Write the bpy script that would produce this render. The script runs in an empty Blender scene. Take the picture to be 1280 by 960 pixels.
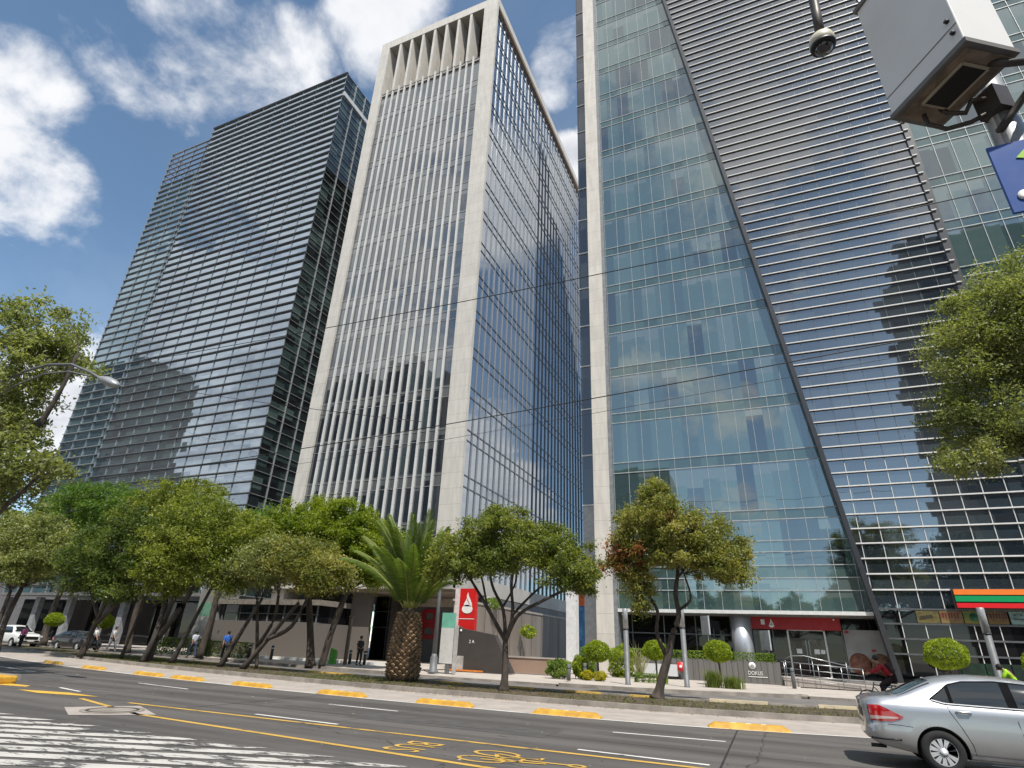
import bpy, bmesh, math, random
import numpy as np
from mathutils import Matrix, Vector
R = math.radians
sc = bpy.context.scene
col = sc.collection

# ------------------------------------------------------------------ camera
PITCH, ROLL, YAW, EYE = R(24.79), R(2.38), R(24.27), 1.62
cp, sp, cy, sy = math.cos(PITCH), math.sin(PITCH), math.cos(YAW), math.sin(YAW)
fw = Vector((-sy*cp, cy*cp, sp)); rt = Vector((cy, sy, 0)); up = rt.cross(fw)
r2 = rt*math.cos(ROLL)+up*math.sin(ROLL); u2 = -rt*math.sin(ROLL)+up*math.cos(ROLL)
cam = bpy.data.cameras.new('camera'); cam.lens = 710/1280*36; cam.sensor_width = 36
cam.clip_start = 0.05; cam.clip_end = 6000
camo = bpy.data.objects.new('camera', cam); col.objects.link(camo)
m = Matrix((r2, u2, -fw)).transposed().to_4x4(); m.translation = (0, 0, EYE)
camo.matrix_world = m; sc.camera = camo

# ------------------------------------------------------------------ light, sky, exposure
SUN_EL, SUN_DIR = R(60), Vector((0.62, -0.78, 0)).normalized()      # horizontal direction towards the sun
sd = Vector((SUN_DIR.x*math.cos(SUN_EL), SUN_DIR.y*math.cos(SUN_EL), math.sin(SUN_EL)))
sl = bpy.data.lights.new('sun', 'SUN'); sl.energy = 4.6; sl.angle = R(0.53); sl.color = (1, .955, .88)
so = bpy.data.objects.new('sun', sl); col.objects.link(so); so.location = (0, 0, 150)
so.rotation_euler = sd.to_track_quat('Z', 'Y').to_euler()
vs = sc.view_settings; vs.view_transform = 'Standard'; vs.look = 'None'; vs.exposure = 0.34; vs.gamma = 1
vs.use_curve_mapping = False
SKY = 0.15
w = bpy.data.worlds.new('World'); sc.world = w; w.use_nodes = True
nt = w.node_tree; nt.nodes.clear()
def N(t, typ, **k):
    n = t.nodes.new(typ)
    for a, b in k.items(): setattr(n, a, b)
    return n
def inp(t, n, i, v):
    s = n.inputs[i]
    if hasattr(v, 'is_output') or isinstance(v, bpy.types.NodeSocket): t.links.new(v, s)
    else: s.default_value = v
def MATH(t, op, a, b=0.0, c=0.0, clamp=False):
    n = N(t, 'ShaderNodeMath', operation=op); n.use_clamp = clamp
    inp(t, n, 0, a); inp(t, n, 1, b); inp(t, n, 2, c); return n.outputs[0]
def VM(t, op, a, b=(0, 0, 0)):
    n = N(t, 'ShaderNodeVectorMath', operation=op); inp(t, n, 0, a)
    if op == 'SCALE': inp(t, n, 3, b)
    else: inp(t, n, 1, b)
    return n.outputs['Value'] if op in ('DOT_PRODUCT', 'LENGTH') else n.outputs[0]
def NOISE(t, vec, scale, detail=4, rough=.55, dist=0.0):
    n = N(t, 'ShaderNodeTexNoise'); inp(t, n, 'Vector', vec); n.inputs['Scale'].default_value = scale
    n.inputs['Detail'].default_value = detail; n.inputs['Roughness'].default_value = rough
    n.inputs['Distortion'].default_value = dist; return n.outputs[0]
def SMOOTH(t, v, a, b, o0=0., o1=1.):
    n = N(t, 'ShaderNodeMapRange', interpolation_type='SMOOTHSTEP'); inp(t, n, 0, v)
    for i, q in enumerate((a, b, o0, o1)): inp(t, n, i+1, q)
    return n.outputs[0]
def MIX(t, f, a, b, mode='MIX'):
    n = N(t, 'ShaderNodeMix', data_type='RGBA', blend_type=mode)
    inp(t, n, 0, f); inp(t, n, 6, a); inp(t, n, 7, b); return n.outputs[2]
def c4(c): return (c[0], c[1], c[2], 1)

sky = N(nt, 'ShaderNodeTexSky', sky_type='NISHITA'); sky.sun_disc = False
sky.sun_elevation = SUN_EL; sky.sun_rotation = math.atan2(SUN_DIR.x, SUN_DIR.y)
sky.altitude = 2240; sky.air_density = 1.0; sky.dust_density = 0.6; sky.ozone_density = 1.4
tc = N(nt, 'ShaderNodeTexCoord'); D = tc.outputs['Generated']
sep = N(nt, 'ShaderNodeSeparateXYZ'); inp(nt, sep, 0, D)
zz = MATH(nt, 'ADD', MATH(nt, 'MAXIMUM', sep.outputs[2], 0.0), 0.22)
pl = N(nt, 'ShaderNodeCombineXYZ')
inp(nt, pl, 0, MATH(nt, 'DIVIDE', sep.outputs[0], zz)); inp(nt, pl, 1, MATH(nt, 'DIVIDE', sep.outputs[1], zz)); inp(nt, pl, 2, 3.7)
n1 = NOISE(nt, pl.outputs[0], 1.5, 9, .56, .25)
n2 = NOISE(nt, pl.outputs[0], 4.5, 8, .60, .3)
# where the cumulus banks stand: direction, inner and outer cosine, weight
BANKS = []
def bank(px, py, r_in, r_out, wt):
    v = r2*((px-640)/710)+u2*(-(py-480)/710)+fw; v.normalize(); BANKS.append((v, r_in, r_out, wt))
for b in [(240, 45, 2, 11, .17), (330, 60, 2, 8, .15), (160, 20, 2, 7, .10), (480, 10, 1, 8, .13), (20, 240, 1, 8, .19), (5, 120, 1, 7, .15), (85, 285, 1, 5, .16), (60, 520, 2, 8, .2), (105, 410, 1, 6, .13), (715, 220, 1, 5, .26), (690, 95, 1, 4, .13), (705, 60, 1, 4, .1)]:
    bank(*b)
for v, a, b, wt in [((.30, -.62, .72), 4, 24, .14), ((.05, -.80, .60), 3, 12, .13), ((-.35, -.6, .72), 4, 18, .16), ((.55, .62, .55), 3, 14, .17), ((.50, .84, .2), 4, 15, .25), ((.32, .66, .68), 2, 10, .2), ((-.75, -.60, .28), 8, 19, .34), ((-.6, -.44, .66), 3, 13, .15), ((0, -.58, .81), 5, 22, .18), ((-.5, -.6, .62), 3, 12, .16), ((.42, .8, .42), 2, 8, .16), ((-.1, -.95, .3), 4, 14, .13), ((-.62, -.70, .35), 4, 18, .18), ((-.55, -.6, .6), 3, 14, .12)]:
    BANKS.append((Vector(v).normalized(), a, b, wt))
bias = None
for v, a, b, wt in BANKS:
    dt = VM(nt, 'DOT_PRODUCT', D, tuple(v))
    s = SMOOTH(nt, dt, math.cos(R(b)), math.cos(R(a)), 0., wt)
    bias = s if bias is None else MATH(nt, 'MAXIMUM', bias, s)
dens = MATH(nt, 'ADD', MATH(nt, 'ADD', MATH(nt, 'MULTIPLY', n1, .62), MATH(nt, 'MULTIPLY', n2, .38)), bias)
mask = SMOOTH(nt, dens, .585, .70)
thick = SMOOTH(nt, dens, .64, .90)
veil = SMOOTH(nt, NOISE(nt, pl.outputs[0], .8, 7, .6, .4), .40, .74, .0, .20)
back = SMOOTH(nt, sep.outputs[1], .2, -.5, 0, .12)
mask = MATH(nt, 'MAXIMUM', mask, MATH(nt, 'ADD', veil, back))
up_ = NOISE(nt, VM(nt, 'ADD', pl.outputs[0], (.06, -.08, 0)), 1.5, 9, .56, .25)
litc = SMOOTH(nt, MATH(nt, 'SUBTRACT', n1, up_), -.06, .06)
ccol = MIX(nt, MATH(nt, 'MULTIPLY', thick, MATH(nt, 'SUBTRACT', 1.15, litc)), c4((.82, .825, .84)), c4((.43, .445, .49)))
skyc = VM(nt, 'SCALE', sky.outputs[0], SKY)
skyc = MIX(nt, 1.0, skyc, c4((1.04, 1.10, 1.0)), 'MULTIPLY')
fin = MIX(nt, MATH(nt, 'MULTIPLY', mask, .93), skyc, ccol)
bg = N(nt, 'ShaderNodeBackground'); inp(nt, bg, 0, fin); bg.inputs[1].default_value = 1.0
wo = N(nt, 'ShaderNodeOutputWorld'); nt.links.new(bg.outputs[0], wo.inputs[0])
w.cycles.sampling_method = 'MANUAL'; w.cycles.sample_map_resolution = 1024

# ------------------------------------------------------------------ materials
def newmat(name):
    mt = bpy.data.materials.new(name); mt.use_nodes = True
    t = mt.node_tree; return mt, t, t.nodes['Principled BSDF']
MC = {}
def mat(name, c, rough=.6, metal=0., var=.12, scale=3., c2=None, bump=0., bscale=30., spec=.5, coat=0., streak=None):
    """plain procedural surface: base colour broken up by noise, optional second colour in patches and fine bump"""
    if name in MC: return MC[name]
    mt, t, p = newmat(name)
    o = N(t, 'ShaderNodeTexCoord').outputs['Object']
    if streak: o = VM(t, 'MULTIPLY', o, streak)
    n = NOISE(t, o, scale, 6, .6)
    b = c2 if c2 else tuple(x*(1-var*2) for x in c)
    a = c if c2 else tuple(min(1, x*(1+var)) for x in c)
    inp(t, p, 'Base Color', MIX(t, SMOOTH(t, n, .3, .7), c4(a), c4(b)))
    inp(t, p, 'Roughness', SMOOTH(t, n, .2, .8, max(.02, rough-.06), min(1, rough+.06)))
    p.inputs['Metallic'].default_value = metal; p.inputs['Specular IOR Level'].default_value = spec
    p.inputs['Coat Weight'].default_value = coat; p.inputs['Coat Roughness'].default_value = .04
    if bump:
        bn = N(t, 'ShaderNodeBump'); bn.inputs['Strength'].default_value = bump; bn.inputs['Distance'].default_value = .02
        inp(t, bn, 'Height', NOISE(t, o, bscale, 4, .6)); t.links.new(bn.outputs[0], p.inputs['Normal'])
    MC[name] = mt; return mt
def facade(name, cell, cols, tint=(1, 1, 1), ior=2.0, wob=.012, blind=.0, bcol=(.22, .25, .25), off=(.37, .37, .37), rough=.02, rows=None):
    """curtain wall glass: every pane has its own interior tone, blind height and a hair of tilt"""
    mt, t, p = newmat(name)
    o = N(t, 'ShaderNodeTexCoord').outputs['Object']
    q = VM(t, 'ADD', VM(t, 'DIVIDE', o, cell), off)
    fl = VM(t, 'FLOOR', q); fr = VM(t, 'FRACTION', q)
    wn = N(t, 'ShaderNodeTexWhiteNoise', noise_dimensions='3D'); inp(t, wn, 0, fl)
    cr = N(t, 'ShaderNodeValToRGB'); cr.color_ramp.interpolation = 'CONSTANT'
    while len(cr.color_ramp.elements) < len(cols): cr.color_ramp.elements.new(.5)
    for e, (ps, c) in zip(cr.color_ramp.elements, cols): e.position = ps; e.color = c4(c)
    inp(t, cr, 0, wn.outputs[0]); base = cr.outputs[0]
    # some offices keep the same blinds along a stretch of the floor
    if blind:
        sx = N(t, 'ShaderNodeSeparateXYZ'); inp(t, sx, 0, fr)
        sc_ = N(t, 'ShaderNodeSeparateColor'); inp(t, sc_, 0, wn.outputs[1])
        big = NOISE(t, VM(t, 'MULTIPLY', fl, (.13, .13, .71)), 1.0, 2, .5)
        h = MATH(t, 'ADD', MATH(t, 'MULTIPLY', sc_.outputs[0], .35), MATH(t, 'MULTIPLY', SMOOTH(t, big, .4, .62), .65*blind/.5))
        on = MATH(t, 'GREATER_THAN', MATH(t, 'ADD', sx.outputs[2], h), 1.0)
        base = MIX(t, on, base, c4(bcol))
    if rows:                 # stretches of a floor with the blinds up and the dark room behind showing
        s3 = N(t, 'ShaderNodeSeparateColor'); inp(t, s3, 0, wn.outputs[1])
        rn = NOISE(t, VM(t, 'MULTIPLY', fl, (.22, .22, 1.7)), 1.0, 1, .5)
        f3 = N(t, 'ShaderNodeSeparateXYZ'); inp(t, f3, 0, fr)
        hh = MATH(t, 'LESS_THAN', f3.outputs[2], MATH(t, 'ADD', .62, MATH(t, 'MULTIPLY', s3.outputs[2], .5)))
        k3 = MATH(t, 'MULTIPLY', MATH(t, 'MULTIPLY', MATH(t, 'GREATER_THAN', rn, rows), MATH(t, 'GREATER_THAN', s3.outputs[1], .38)), hh)
        base = MIX(t, k3, base, c4((.012, .017, .024)))
    inp(t, p, 'Base Color', base)
    p.inputs['IOR'].default_value = ior; p.inputs['Specular Tint'].default_value = c4(tint)
    p.inputs['Roughness'].default_value = rough
    g = N(t, 'ShaderNodeNewGeometry')
    j = VM(t, 'SCALE', VM(t, 'SUBTRACT', wn.outputs[1], (.5, .5, .5)), wob)
    ww = N(t, 'ShaderNodeTexNoise'); inp(t, ww, 'Vector', o); ww.inputs['Scale'].default_value = .5; ww.inputs['Detail'].default_value = 1
    j2 = VM(t, 'SCALE', VM(t, 'SUBTRACT', ww.outputs[1], (.5, .5, .5)), wob*1.3)
    inp(t, p, 'Normal', VM(t, 'NORMALIZE', VM(t, 'ADD', g.outputs['Normal'], VM(t, 'ADD', j, j2))))
    MC[name] = mt; return mt
def leafmat(name, cols, lum=.12, patch=None, ps=.55):
    """foliage: each leaf its own tint, clumps of a second tint, a little light through the leaf"""
    mt, t, p = newmat(name)
    g = N(t, 'ShaderNodeNewGeometry'); o = N(t, 'ShaderNodeTexCoord').outputs['Object']
    cr = N(t, 'ShaderNodeValToRGB')
    while len(cr.color_ramp.elements) < len(cols): cr.color_ramp.elements.new(.5)
    for i, (e, c) in enumerate(zip(cr.color_ramp.elements, cols)): e.position = i/(len(cols)-1); e.color = c4(c)
    rnd = g.outputs['Random Per Island']
    n = NOISE(t, o, ps, 3, .6)
    inp(t, cr, 0, MATH(t, 'ADD', MATH(t, 'MULTIPLY', rnd, .5), SMOOTH(t, n, .3, .7, 0., .5)))
    c = cr.outputs[0]
    if patch: c = MIX(t, SMOOTH(t, NOISE(t, VM(t, 'ADD', o, (7.3, 2, 1)), .45, 2, .5), patch[1], patch[1]+.08), c, c4(patch[0]))
    inp(t, p, 'Base Color', c); p.inputs['Roughness'].default_value = .48; p.inputs['Specular IOR Level'].default_value = .35
    tr = N(t, 'ShaderNodeBsdfTranslucent'); inp(t, tr, 0, MIX(t, 1., c, c4((1.5, 1.6, .6)), 'MULTIPLY'))
    mx = N(t, 'ShaderNodeMixShader'); mx.inputs[0].default_value = .40
    t.links.new(p.outputs[0], mx.inputs[1]); t.links.new(tr.outputs[0], mx.inputs[2])
    t.links.new(mx.outputs[0], t.nodes['Material Output'].inputs[0]); MC[name] = mt; return mt

# ------------------------------------------------------------------ mesh and scene helpers
WP = {}
def tag(o, label=None, cat=None, group=None, kind=None):
    if label: o['label'] = label
    if cat: o['category'] = cat
    if group: o['group'] = group
    if kind: o['kind'] = kind
    return o
def empty(name, loc=(0, 0, 0)):
    o = bpy.data.objects.new(name, None); col.objects.link(o); o.location = loc; o.empty_display_size = .3
    WP[o.name] = Vector(loc); return o
def thing(name, label, cat, loc=(0, 0, 0), group=None): return tag(empty(name, loc), label, cat, group)
def link(name, me, parent=None, loc=None):
    o = bpy.data.objects.new(name, me); col.objects.link(o)
    if parent: o.parent = parent; WP[o.name] = WP[parent.name]
    else: o.location = loc or (0, 0, 0); WP[o.name] = Vector(o.location)
    return o
class MB:
    """collects boxes, tubes, prisms (world coordinates) and links them as one mesh object"""
    def __init__(s): s.v = []; s.f = []; s.mi = []; s.cur = 0; s.sm = []
    def add(s, vs, fs, smooth=False):
        b = len(s.v); s.v += [tuple(x) for x in vs]
        for f in fs: s.f.append(tuple(i+b for i in f)); s.mi.append(s.cur); s.sm.append(smooth)
        return s
    def box(s, x0, x1, y0, y1, z0, z1):
        return s.add([(x0, y0, z0), (x1, y0, z0), (x1, y1, z0), (x0, y1, z0), (x0, y0, z1), (x1, y0, z1), (x1, y1, z1), (x0, y1, z1)],
                     [(3, 2, 1, 0), (4, 5, 6, 7), (0, 1, 5, 4), (1, 2, 6, 5), (2, 3, 7, 6), (3, 0, 4, 7)])
    def obox(s, c, ax, ay, h, z0, z1):      # box turned about z: centre, half length, half width, heading
        u = Vector((math.cos(h), math.sin(h))); n = Vector((-u.y, u.x)); P = [(-1, -1), (1, -1), (1, 1), (-1, 1)]
        q = [(c[0]+u.x*a*ax+n.x*b*ay, c[1]+u.y*a*ax+n.y*b*ay) for a, b in P]
        return s.add([(x, y, z0) for x, y in q]+[(x, y, z1) for x, y in q], [(3, 2, 1, 0), (4, 5, 6, 7), (0, 1, 5, 4), (1, 2, 6, 5), (2, 3, 7, 6), (3, 0, 4, 7)])
    def quad(s, *p): return s.add(p, [tuple(range(len(p)))])
    def prism(s, poly, d):                  # polygon of 3d points pushed along d
        n = len(poly); d = Vector(d); a = [Vector(p) for p in poly]
        return s.add(a+[p+d for p in a], [tuple(range(n))[::-1], tuple(range(n, 2*n))]+[(i, (i+1) % n, n+(i+1) % n, n+i) for i in range(n)])
    def tube(s, pts, rad, n=8, cap=True, smooth=True):
        pts = [Vector(p) for p in pts]; k = len(pts)
        if not hasattr(rad, '__len__'): rad = [rad]*k
        vs = []; fs = []; ref = Vector((.31, .17, .93))
        for i, p in enumerate(pts):
            d = (pts[min(i+1, k-1)]-pts[max(i-1, 0)]).normalized()
            a = d.cross(ref if abs(d.dot(ref)) < .97 else Vector((1, 0, 0))).normalized(); b = d.cross(a)
            for j in range(n):
                t = 2*math.pi*j/n; vs.append(p+(a*math.cos(t)+b*math.sin(t))*rad[i])
        for i in range(k-1):
            for j in range(n): fs.append((i*n+j, i*n+(j+1) % n, (i+1)*n+(j+1) % n, (i+1)*n+j))
        if cap: fs += [tuple(range(n))[::-1], tuple(range((k-1)*n, k*n))]
        return s.add(vs, fs, smooth)
    def lathe(s, prof, c, n=16, axis='z', smooth=True):
        vs = []; fs = []; k = len(prof)
        for r, h in prof:
            for j in range(n):
                t = 2*math.pi*j/n; a, b = r*math.cos(t), r*math.sin(t)
                vs.append({'z': (c[0]+a, c[1]+b, c[2]+h), 'y': (c[0]+a, c[1]+h, c[2]+b), 'x': (c[0]+h, c[1]+a, c[2]+b)}[axis])
        for i in range(k-1):
            for j in range(n): fs.append((i*n+j, i*n+(j+1) % n, (i+1)*n+(j+1) % n, (i+1)*n+j))
        fs += [tuple(range(n))[::-1], tuple(range((k-1)*n, k*n))]
        return s.add(vs, fs, smooth)
    def build(s, name, mats, parent=None, loc=(0, 0, 0), fixn=True):
        o0 = WP[parent.name] if parent else Vector(loc)
        me = bpy.data.meshes.new(name)
        me.from_pydata([(v[0]-o0.x, v[1]-o0.y, v[2]-o0.z) for v in s.v], [], s.f)
        for mm in (mats if isinstance(mats, (list, tuple)) else [mats]): me.materials.append(mm)
        me.polygons.foreach_set('material_index', s.mi); me.polygons.foreach_set('use_smooth', s.sm); me.update()
        if fixn:
            bm = bmesh.new(); bm.from_mesh(me); bmesh.ops.recalc_face_normals(bm, faces=bm.faces); bm.to_mesh(me); bm.free()
        return link(name, me, parent, loc)
def bevel(o, wd=.02, seg=2):
    bm = bmesh.new(); bm.from_mesh(o.data)
    bmesh.ops.bevel(bm, geom=[e for e in bm.edges if len(e.link_faces) == 2 and e.calc_face_angle(0) > .6], offset=wd, segments=seg, affect='EDGES', profile=.5)
    bm.to_mesh(o.data); bm.free(); return o
def text_obj(s, size, depth, mt, parent, origin, right, upv, name='lettering', align='LEFT', sx=1.0):
    cu = bpy.data.curves.new('t', 'FONT'); cu.body = s; cu.size = size; cu.extrude = depth; cu.align_x = align; cu.resolution_u = 3
    to = bpy.data.objects.new('t', cu); col.objects.link(to)
    me = bpy.data.meshes.new_from_object(to.evaluated_get(bpy.context.evaluated_depsgraph_get()))
    bpy.data.objects.remove(to)
    rv, uv = Vector(right).normalized(), Vector(upv).normalized(); nv = rv.cross(uv)
    o0 = WP[parent.name] if parent else Vector((0, 0, 0)); og = Vector(origin)-o0
    for v in me.vertices: v.co = og+rv*(v.co.x*sx)+uv*v.co.y+nv*v.co.z
    me.materials.clear(); me.materials.append(mt); return link(name, me, parent)
def copy_tree(o, parent=None):
    c = o.copy(); col.objects.link(c)
    if parent: c.parent = parent
    WP[c.name] = Vector((0, 0, 0))
    for ch in list(o.children): copy_tree(ch, c)
    return c
def ribbon(fa, fb, z, x0, x1, n=40, zb=None):
    mb = MB(); xs = [x0+(x1-x0)*i/n for i in range(n+1)]
    vs = [(x, fa(x), z) for x in xs]+[(x, fb(x), zb if zb is not None else z) for x in xs]
    mb.add(vs, [(i, i+1, n+2+i, n+1+i) for i in range(n)]); return mb
def kerbmesh(f, wd, z0, z1, x0, x1, n=40, mb=None):
    mb = mb or MB(); xs = [x0+(x1-x0)*i/n for i in range(n+1)]; k = n+1
    vs = [(x, f(x), z0) for x in xs]+[(x, f(x)+.015, z1) for x in xs]+[(x, f(x)+wd-.015, z1) for x in xs]+[(x, f(x)+wd, z0) for x in xs]
    fs = [(j*k+i, j*k+i+1, (j+1)*k+i+1, (j+1)*k+i) for j in range(3) for i in range(n)]+[(0, k, 2*k, 3*k), (n, 3*k+n, 2*k+n, k+n)]
    return mb.add(vs, fs)
# ------------------------------------------------------------------ shared surfaces
def asphalt_mat():
    mt, t, p = newmat('asphalt'); o = N(t, 'ShaderNodeTexCoord').outputs['Object']
    lane = NOISE(t, VM(t, 'MULTIPLY', o, (.05, 1.3, 1)), 1.0, 4, .55)
    blot = NOISE(t, VM(t, 'MULTIPLY', o, (.35, .6, 1)), 1.0, 6, .65)
    fine = NOISE(t, o, 60, 3, .7)
    a = MIX(t, SMOOTH(t, lane, .35, .65), c4((.066, .060, .057)), c4((.112, .103, .096)))
    a = MIX(t, SMOOTH(t, blot, .50, .70, 0, .75), a, c4((.125, .115, .108)))
    a = MIX(t, SMOOTH(t, fine, .45, .75, 0, .4), a, c4((.13, .122, .115)))
    vo = N(t, 'ShaderNodeTexVoronoi', feature='DISTANCE_TO_EDGE'); vo.inputs['Scale'].default_value = .16
    inp(t, vo, 'Vector', VM(t, 'ADD', o, VM(t, 'SCALE', NOISE(t, o, .8, 4, .6), 1.6)))
    a = MIX(t, SMOOTH(t, vo.outputs[0], 0, .0035, .75, 0), a, c4((.02, .02, .02)))
    inp(t, p, 'Base Color', a); inp(t, p, 'Roughness', SMOOTH(t, blot, .3, .7, .82, .6)); p.inputs['Specular IOR Level'].default_value = .3
    b = N(t, 'ShaderNodeBump'); b.inputs['Strength'].default_value = .35; b.inputs['Distance'].default_value = .01
    inp(t, b, 'Height', fine); t.links.new(b.outputs[0], p.inputs['Normal']); return mt
def paint_mat(name, c, wear, lo=.47, hi=.56, sc1=2.2, under=(.075, .07, .068)):
    """road paint worn through to the asphalt in flakes"""
    mt, t, p = newmat(name); o = N(t, 'ShaderNodeTexCoord').outputs['Object']
    n = NOISE(t, VM(t, 'MULTIPLY', o, (.7, 2.2, 1)), sc1, 9, .72, .4); n2 = NOISE(t, o, 1.3, 3, .5)
    f = SMOOTH(t, MATH(t, 'ADD', n, MATH(t, 'MULTIPLY', MATH(t, 'SUBTRACT', n2, .5), .5)), lo-wear*.25, hi-wear*.25)
    cc = MIX(t, SMOOTH(t, n2, .3, .7), c4(c), c4(tuple(x*.8 for x in c)))
    inp(t, p, 'Base Color', MIX(t, f, cc, c4(under)) if wear >= 0 else cc); p.inputs['Roughness'].default_value = .7
    return mt
def stone_mat(name, c, jz=1.35, jx=None, dark=.6):
    mt, t, p = newmat(name); o = N(t, 'ShaderNodeTexCoord').outputs['Object']
    s = N(t, 'ShaderNodeSeparateXYZ'); inp(t, s, 0, o)
    def joint(v, d): return MATH(t, 'LESS_THAN', MATH(t, 'FRACT', MATH(t, 'DIVIDE', v, d)), .025/d)
    j = joint(s.outputs[2], jz)
    if jx: j = MATH(t, 'MAXIMUM', j, joint(s.outputs[0], jx))
    fl = N(t, 'ShaderNodeTexWhiteNoise', noise_dimensions='1D'); inp(t, fl, 1, MATH(t, 'FLOOR', MATH(t, 'DIVIDE', s.outputs[2], jz)))
    n = NOISE(t, VM(t, 'MULTIPLY', o, (2, 2, .35)), 1.4, 6, .6)
    v = MATH(t, 'ADD', SMOOTH(t, n, .3, .7, .86, 1.04), MATH(t, 'MULTIPLY', fl.outputs[0], .07))
    cc = MIX(t, 1., c4(c), VM(t, 'SCALE', (1, 1, 1), v), 'MULTIPLY')
    inp(t, p, 'Base Color', MIX(t, MATH(t, 'MULTIPLY', j, dark), cc, c4(tuple(x*.35 for x in c)))); p.inputs['Roughness'].default_value = .7
    return mt
ASPH = asphalt_mat()
CONC = mat('concrete', (.40, .35, .31), .8, c2=(.30, .265, .235), scale=1.2, bump=.2)
KERB = mat('kerb_stone', (.30, .265, .23), .85, c2=(.17, .15, .13), scale=1.5, bump=.4)
PAVE = mat('pavement', (.46, .41, .36), .8, c2=(.36, .32, .285), scale=.8, bump=.15)
SOIL = mat('soil', (.10, .075, .05), .95, c2=(.05, .038, .026), scale=2.5, bump=.8)
YELL = paint_mat('yellow_line', (.56, .345, .07), .05, .58, .68)
YELB = mat('yellow_block', (.60, .345, .03), .6, c2=(.42, .22, .025), scale=4, bump=.3)
YELK = mat('yellow_kerb', (.62, .40, .07), .7, c2=(.40, .25, .07), scale=4)
WHIT = paint_mat('white_line', (.70, .68, .64), .12, .64, .70)
ZEBR = paint_mat('worn_zebra', (.50, .48, .445), .30, .565, .65, 3.2)
STONE = stone_mat('cream_stone', (.515, .485, .44))
WSTONE = stone_mat('pier_stone', (.55, .51, .455), 1.35)
ALU = mat('white_aluminium', (.62, .62, .60), .45, .0, var=.05)
ALUD = mat('dark_aluminium', (.045, .047, .052), .4, .3, var=.1)
GREYM = mat('grey_metal', (.145, .15, .155), .55, .15, var=.08)
STEEL = mat('brushed_steel', (.34, .35, .36), .33, .9, var=.06)
BLACKG = facade('dark_shop_glass', (1.4, 1, 1.6), [(0, (.006, .006, .007)), (.5, (.012, .012, .013)), (.8, (.02, .019, .018))], ior=1.45, wob=.004)
BROWNW = mat('brown_render', (.118, .107, .098), .85, c2=(.125, .105, .09), scale=.7, bump=.2, streak=(1, 1, .3))
DARKW = mat('dark_stone', (.052, .044, .04), .6, c2=(.04, .034, .031), scale=1.2)
WHITEP = mat('white_paint', (.72, .71, .68), .5, var=.04)
RED = mat('signal_red', (.55, .012, .012), .4, var=.06)
DEEPR = mat('deep_red', (.33, .008, .012), .45, var=.08)

# ------------------------------------------------------------------ ground
def edge(x):
    if x < -50: return 16.5+.0042*44**2-(x+50)*.1
    if x < -6: return 16.5+.0042*(x+6)**2
    if x < 2: return 16.5+.02*(x+6)**2
    return 17.78+.12*(x-2)
def k2(x):
    if x < -9.8: return 28.4+.0042*max(-44, x+9.8)**2
    if x < .7: return 28.4+.03*(x+9.8)**2
    return 31.71+.02*(x-.7)
off = lambda f, d: (lambda x: f(x)+d)
S = lambda o: tag(o, kind='structure')
gm = MB(); gm.quad((-1500, -1500, -.03), (1500, -1500, -.03), (1500, 1500, -.03), (-1500, 1500, -.03)); S(gm.build('ground', PAVE))
S(ribbon(lambda x: -13, edge, 0, -260, 60, 160).build('road', ASPH))
S(ribbon(edge, off(edge, 3.32), .004, -260, 60, 160).build('bike_path', CONC))
S(ribbon(off(edge, 3.5), off(edge, 7.25), .11, -260, 60, 160).build('planting_strip', SOIL))
S(ribbon(off(edge, 7.4), off(k2, .02), .012, -260, 60, 160).build('side_lane', mat('lane_asphalt', (.17, .155, .145), .85, c2=(.12, .11, .105), scale=1.0, bump=.2)))
S(ribbon(off(k2, .2), lambda x: 120, .15, -9.8, .7, 30).build('pavement', PAVE))
S(ribbon(off(k2, .2), lambda x: 120, .15, -260, -20, 60).build('pavement', PAVE))
S(ribbon(off(k2, 0), lambda x: 120, .10, .7, 60, 30, zb=.17).build('pavement', PAVE))
S(ribbon(off(k2, 0), lambda x: 120, .10, -20, -9.8, 12, zb=.17).build('pavement', PAVE))
S(ribbon(lambda x: -13.2, lambda x: -80, .14, -260, 60, 10).build('pavement', PAVE))
S(kerbmesh(off(edge, 3.3), .22, 0, .15, -260, 60, 160).build('kerb', KERB))
S(kerbmesh(off(edge, 7.22), .2, 0, .17, -260, 60, 160).build('kerb', KERB))
S(kerbmesh(k2, .25, 0, .16, -9.8, .55, 30).lathe([(.28, 0), (.28, .14), (.25, .16), (0, .16)], (.55, k2(.55)+.26, 0), 16).build('kerb', KERB))
S(kerbmesh(k2, .25, 0, .16, -260, -20, 60).build('kerb', KERB))
S(kerbmesh(off(k2, -.1), .25, 0, .115, .85, 60, 40).build('kerb', KERB))
S(kerbmesh(off(k2, -.1), .25, 0, .112, -19.9, -9.9, 20).build('kerb', KERB))
# yellow lengths of the strip's back kerb
ky = MB()
for a, b in [(-37, -34.5), (-32, -28.6), (-26.3, -23.6), (-21.5, -18.4), (-13.6, -12.4), (-10.3, -9.2), (-8.0, -6.5), (-5.4, -4.6)]:
    kerbmesh(off(edge, 7.215), .21, .0, .174, a, b, 6, ky)
S(ky.build('kerb_paint', YELK))
kw = MB()
for a, b in [(-2.6, -.7), (.9, 3.2)]: kerbmesh(off(edge, 7.2), .3, 0, .2, a, b, 6, kw)
S(kw.build('kerb_paint', mat('pale_kerb', (.56, .47, .30), .8, c2=(.42, .36, .26), scale=3)))
# small island on the left with the yellow nose
isl = MB(); kerbmesh(lambda x: 11.0, 2.0, 0, .16, -90, -23.2, 4, isl); S(isl.build('traffic_island', KERB))
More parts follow.
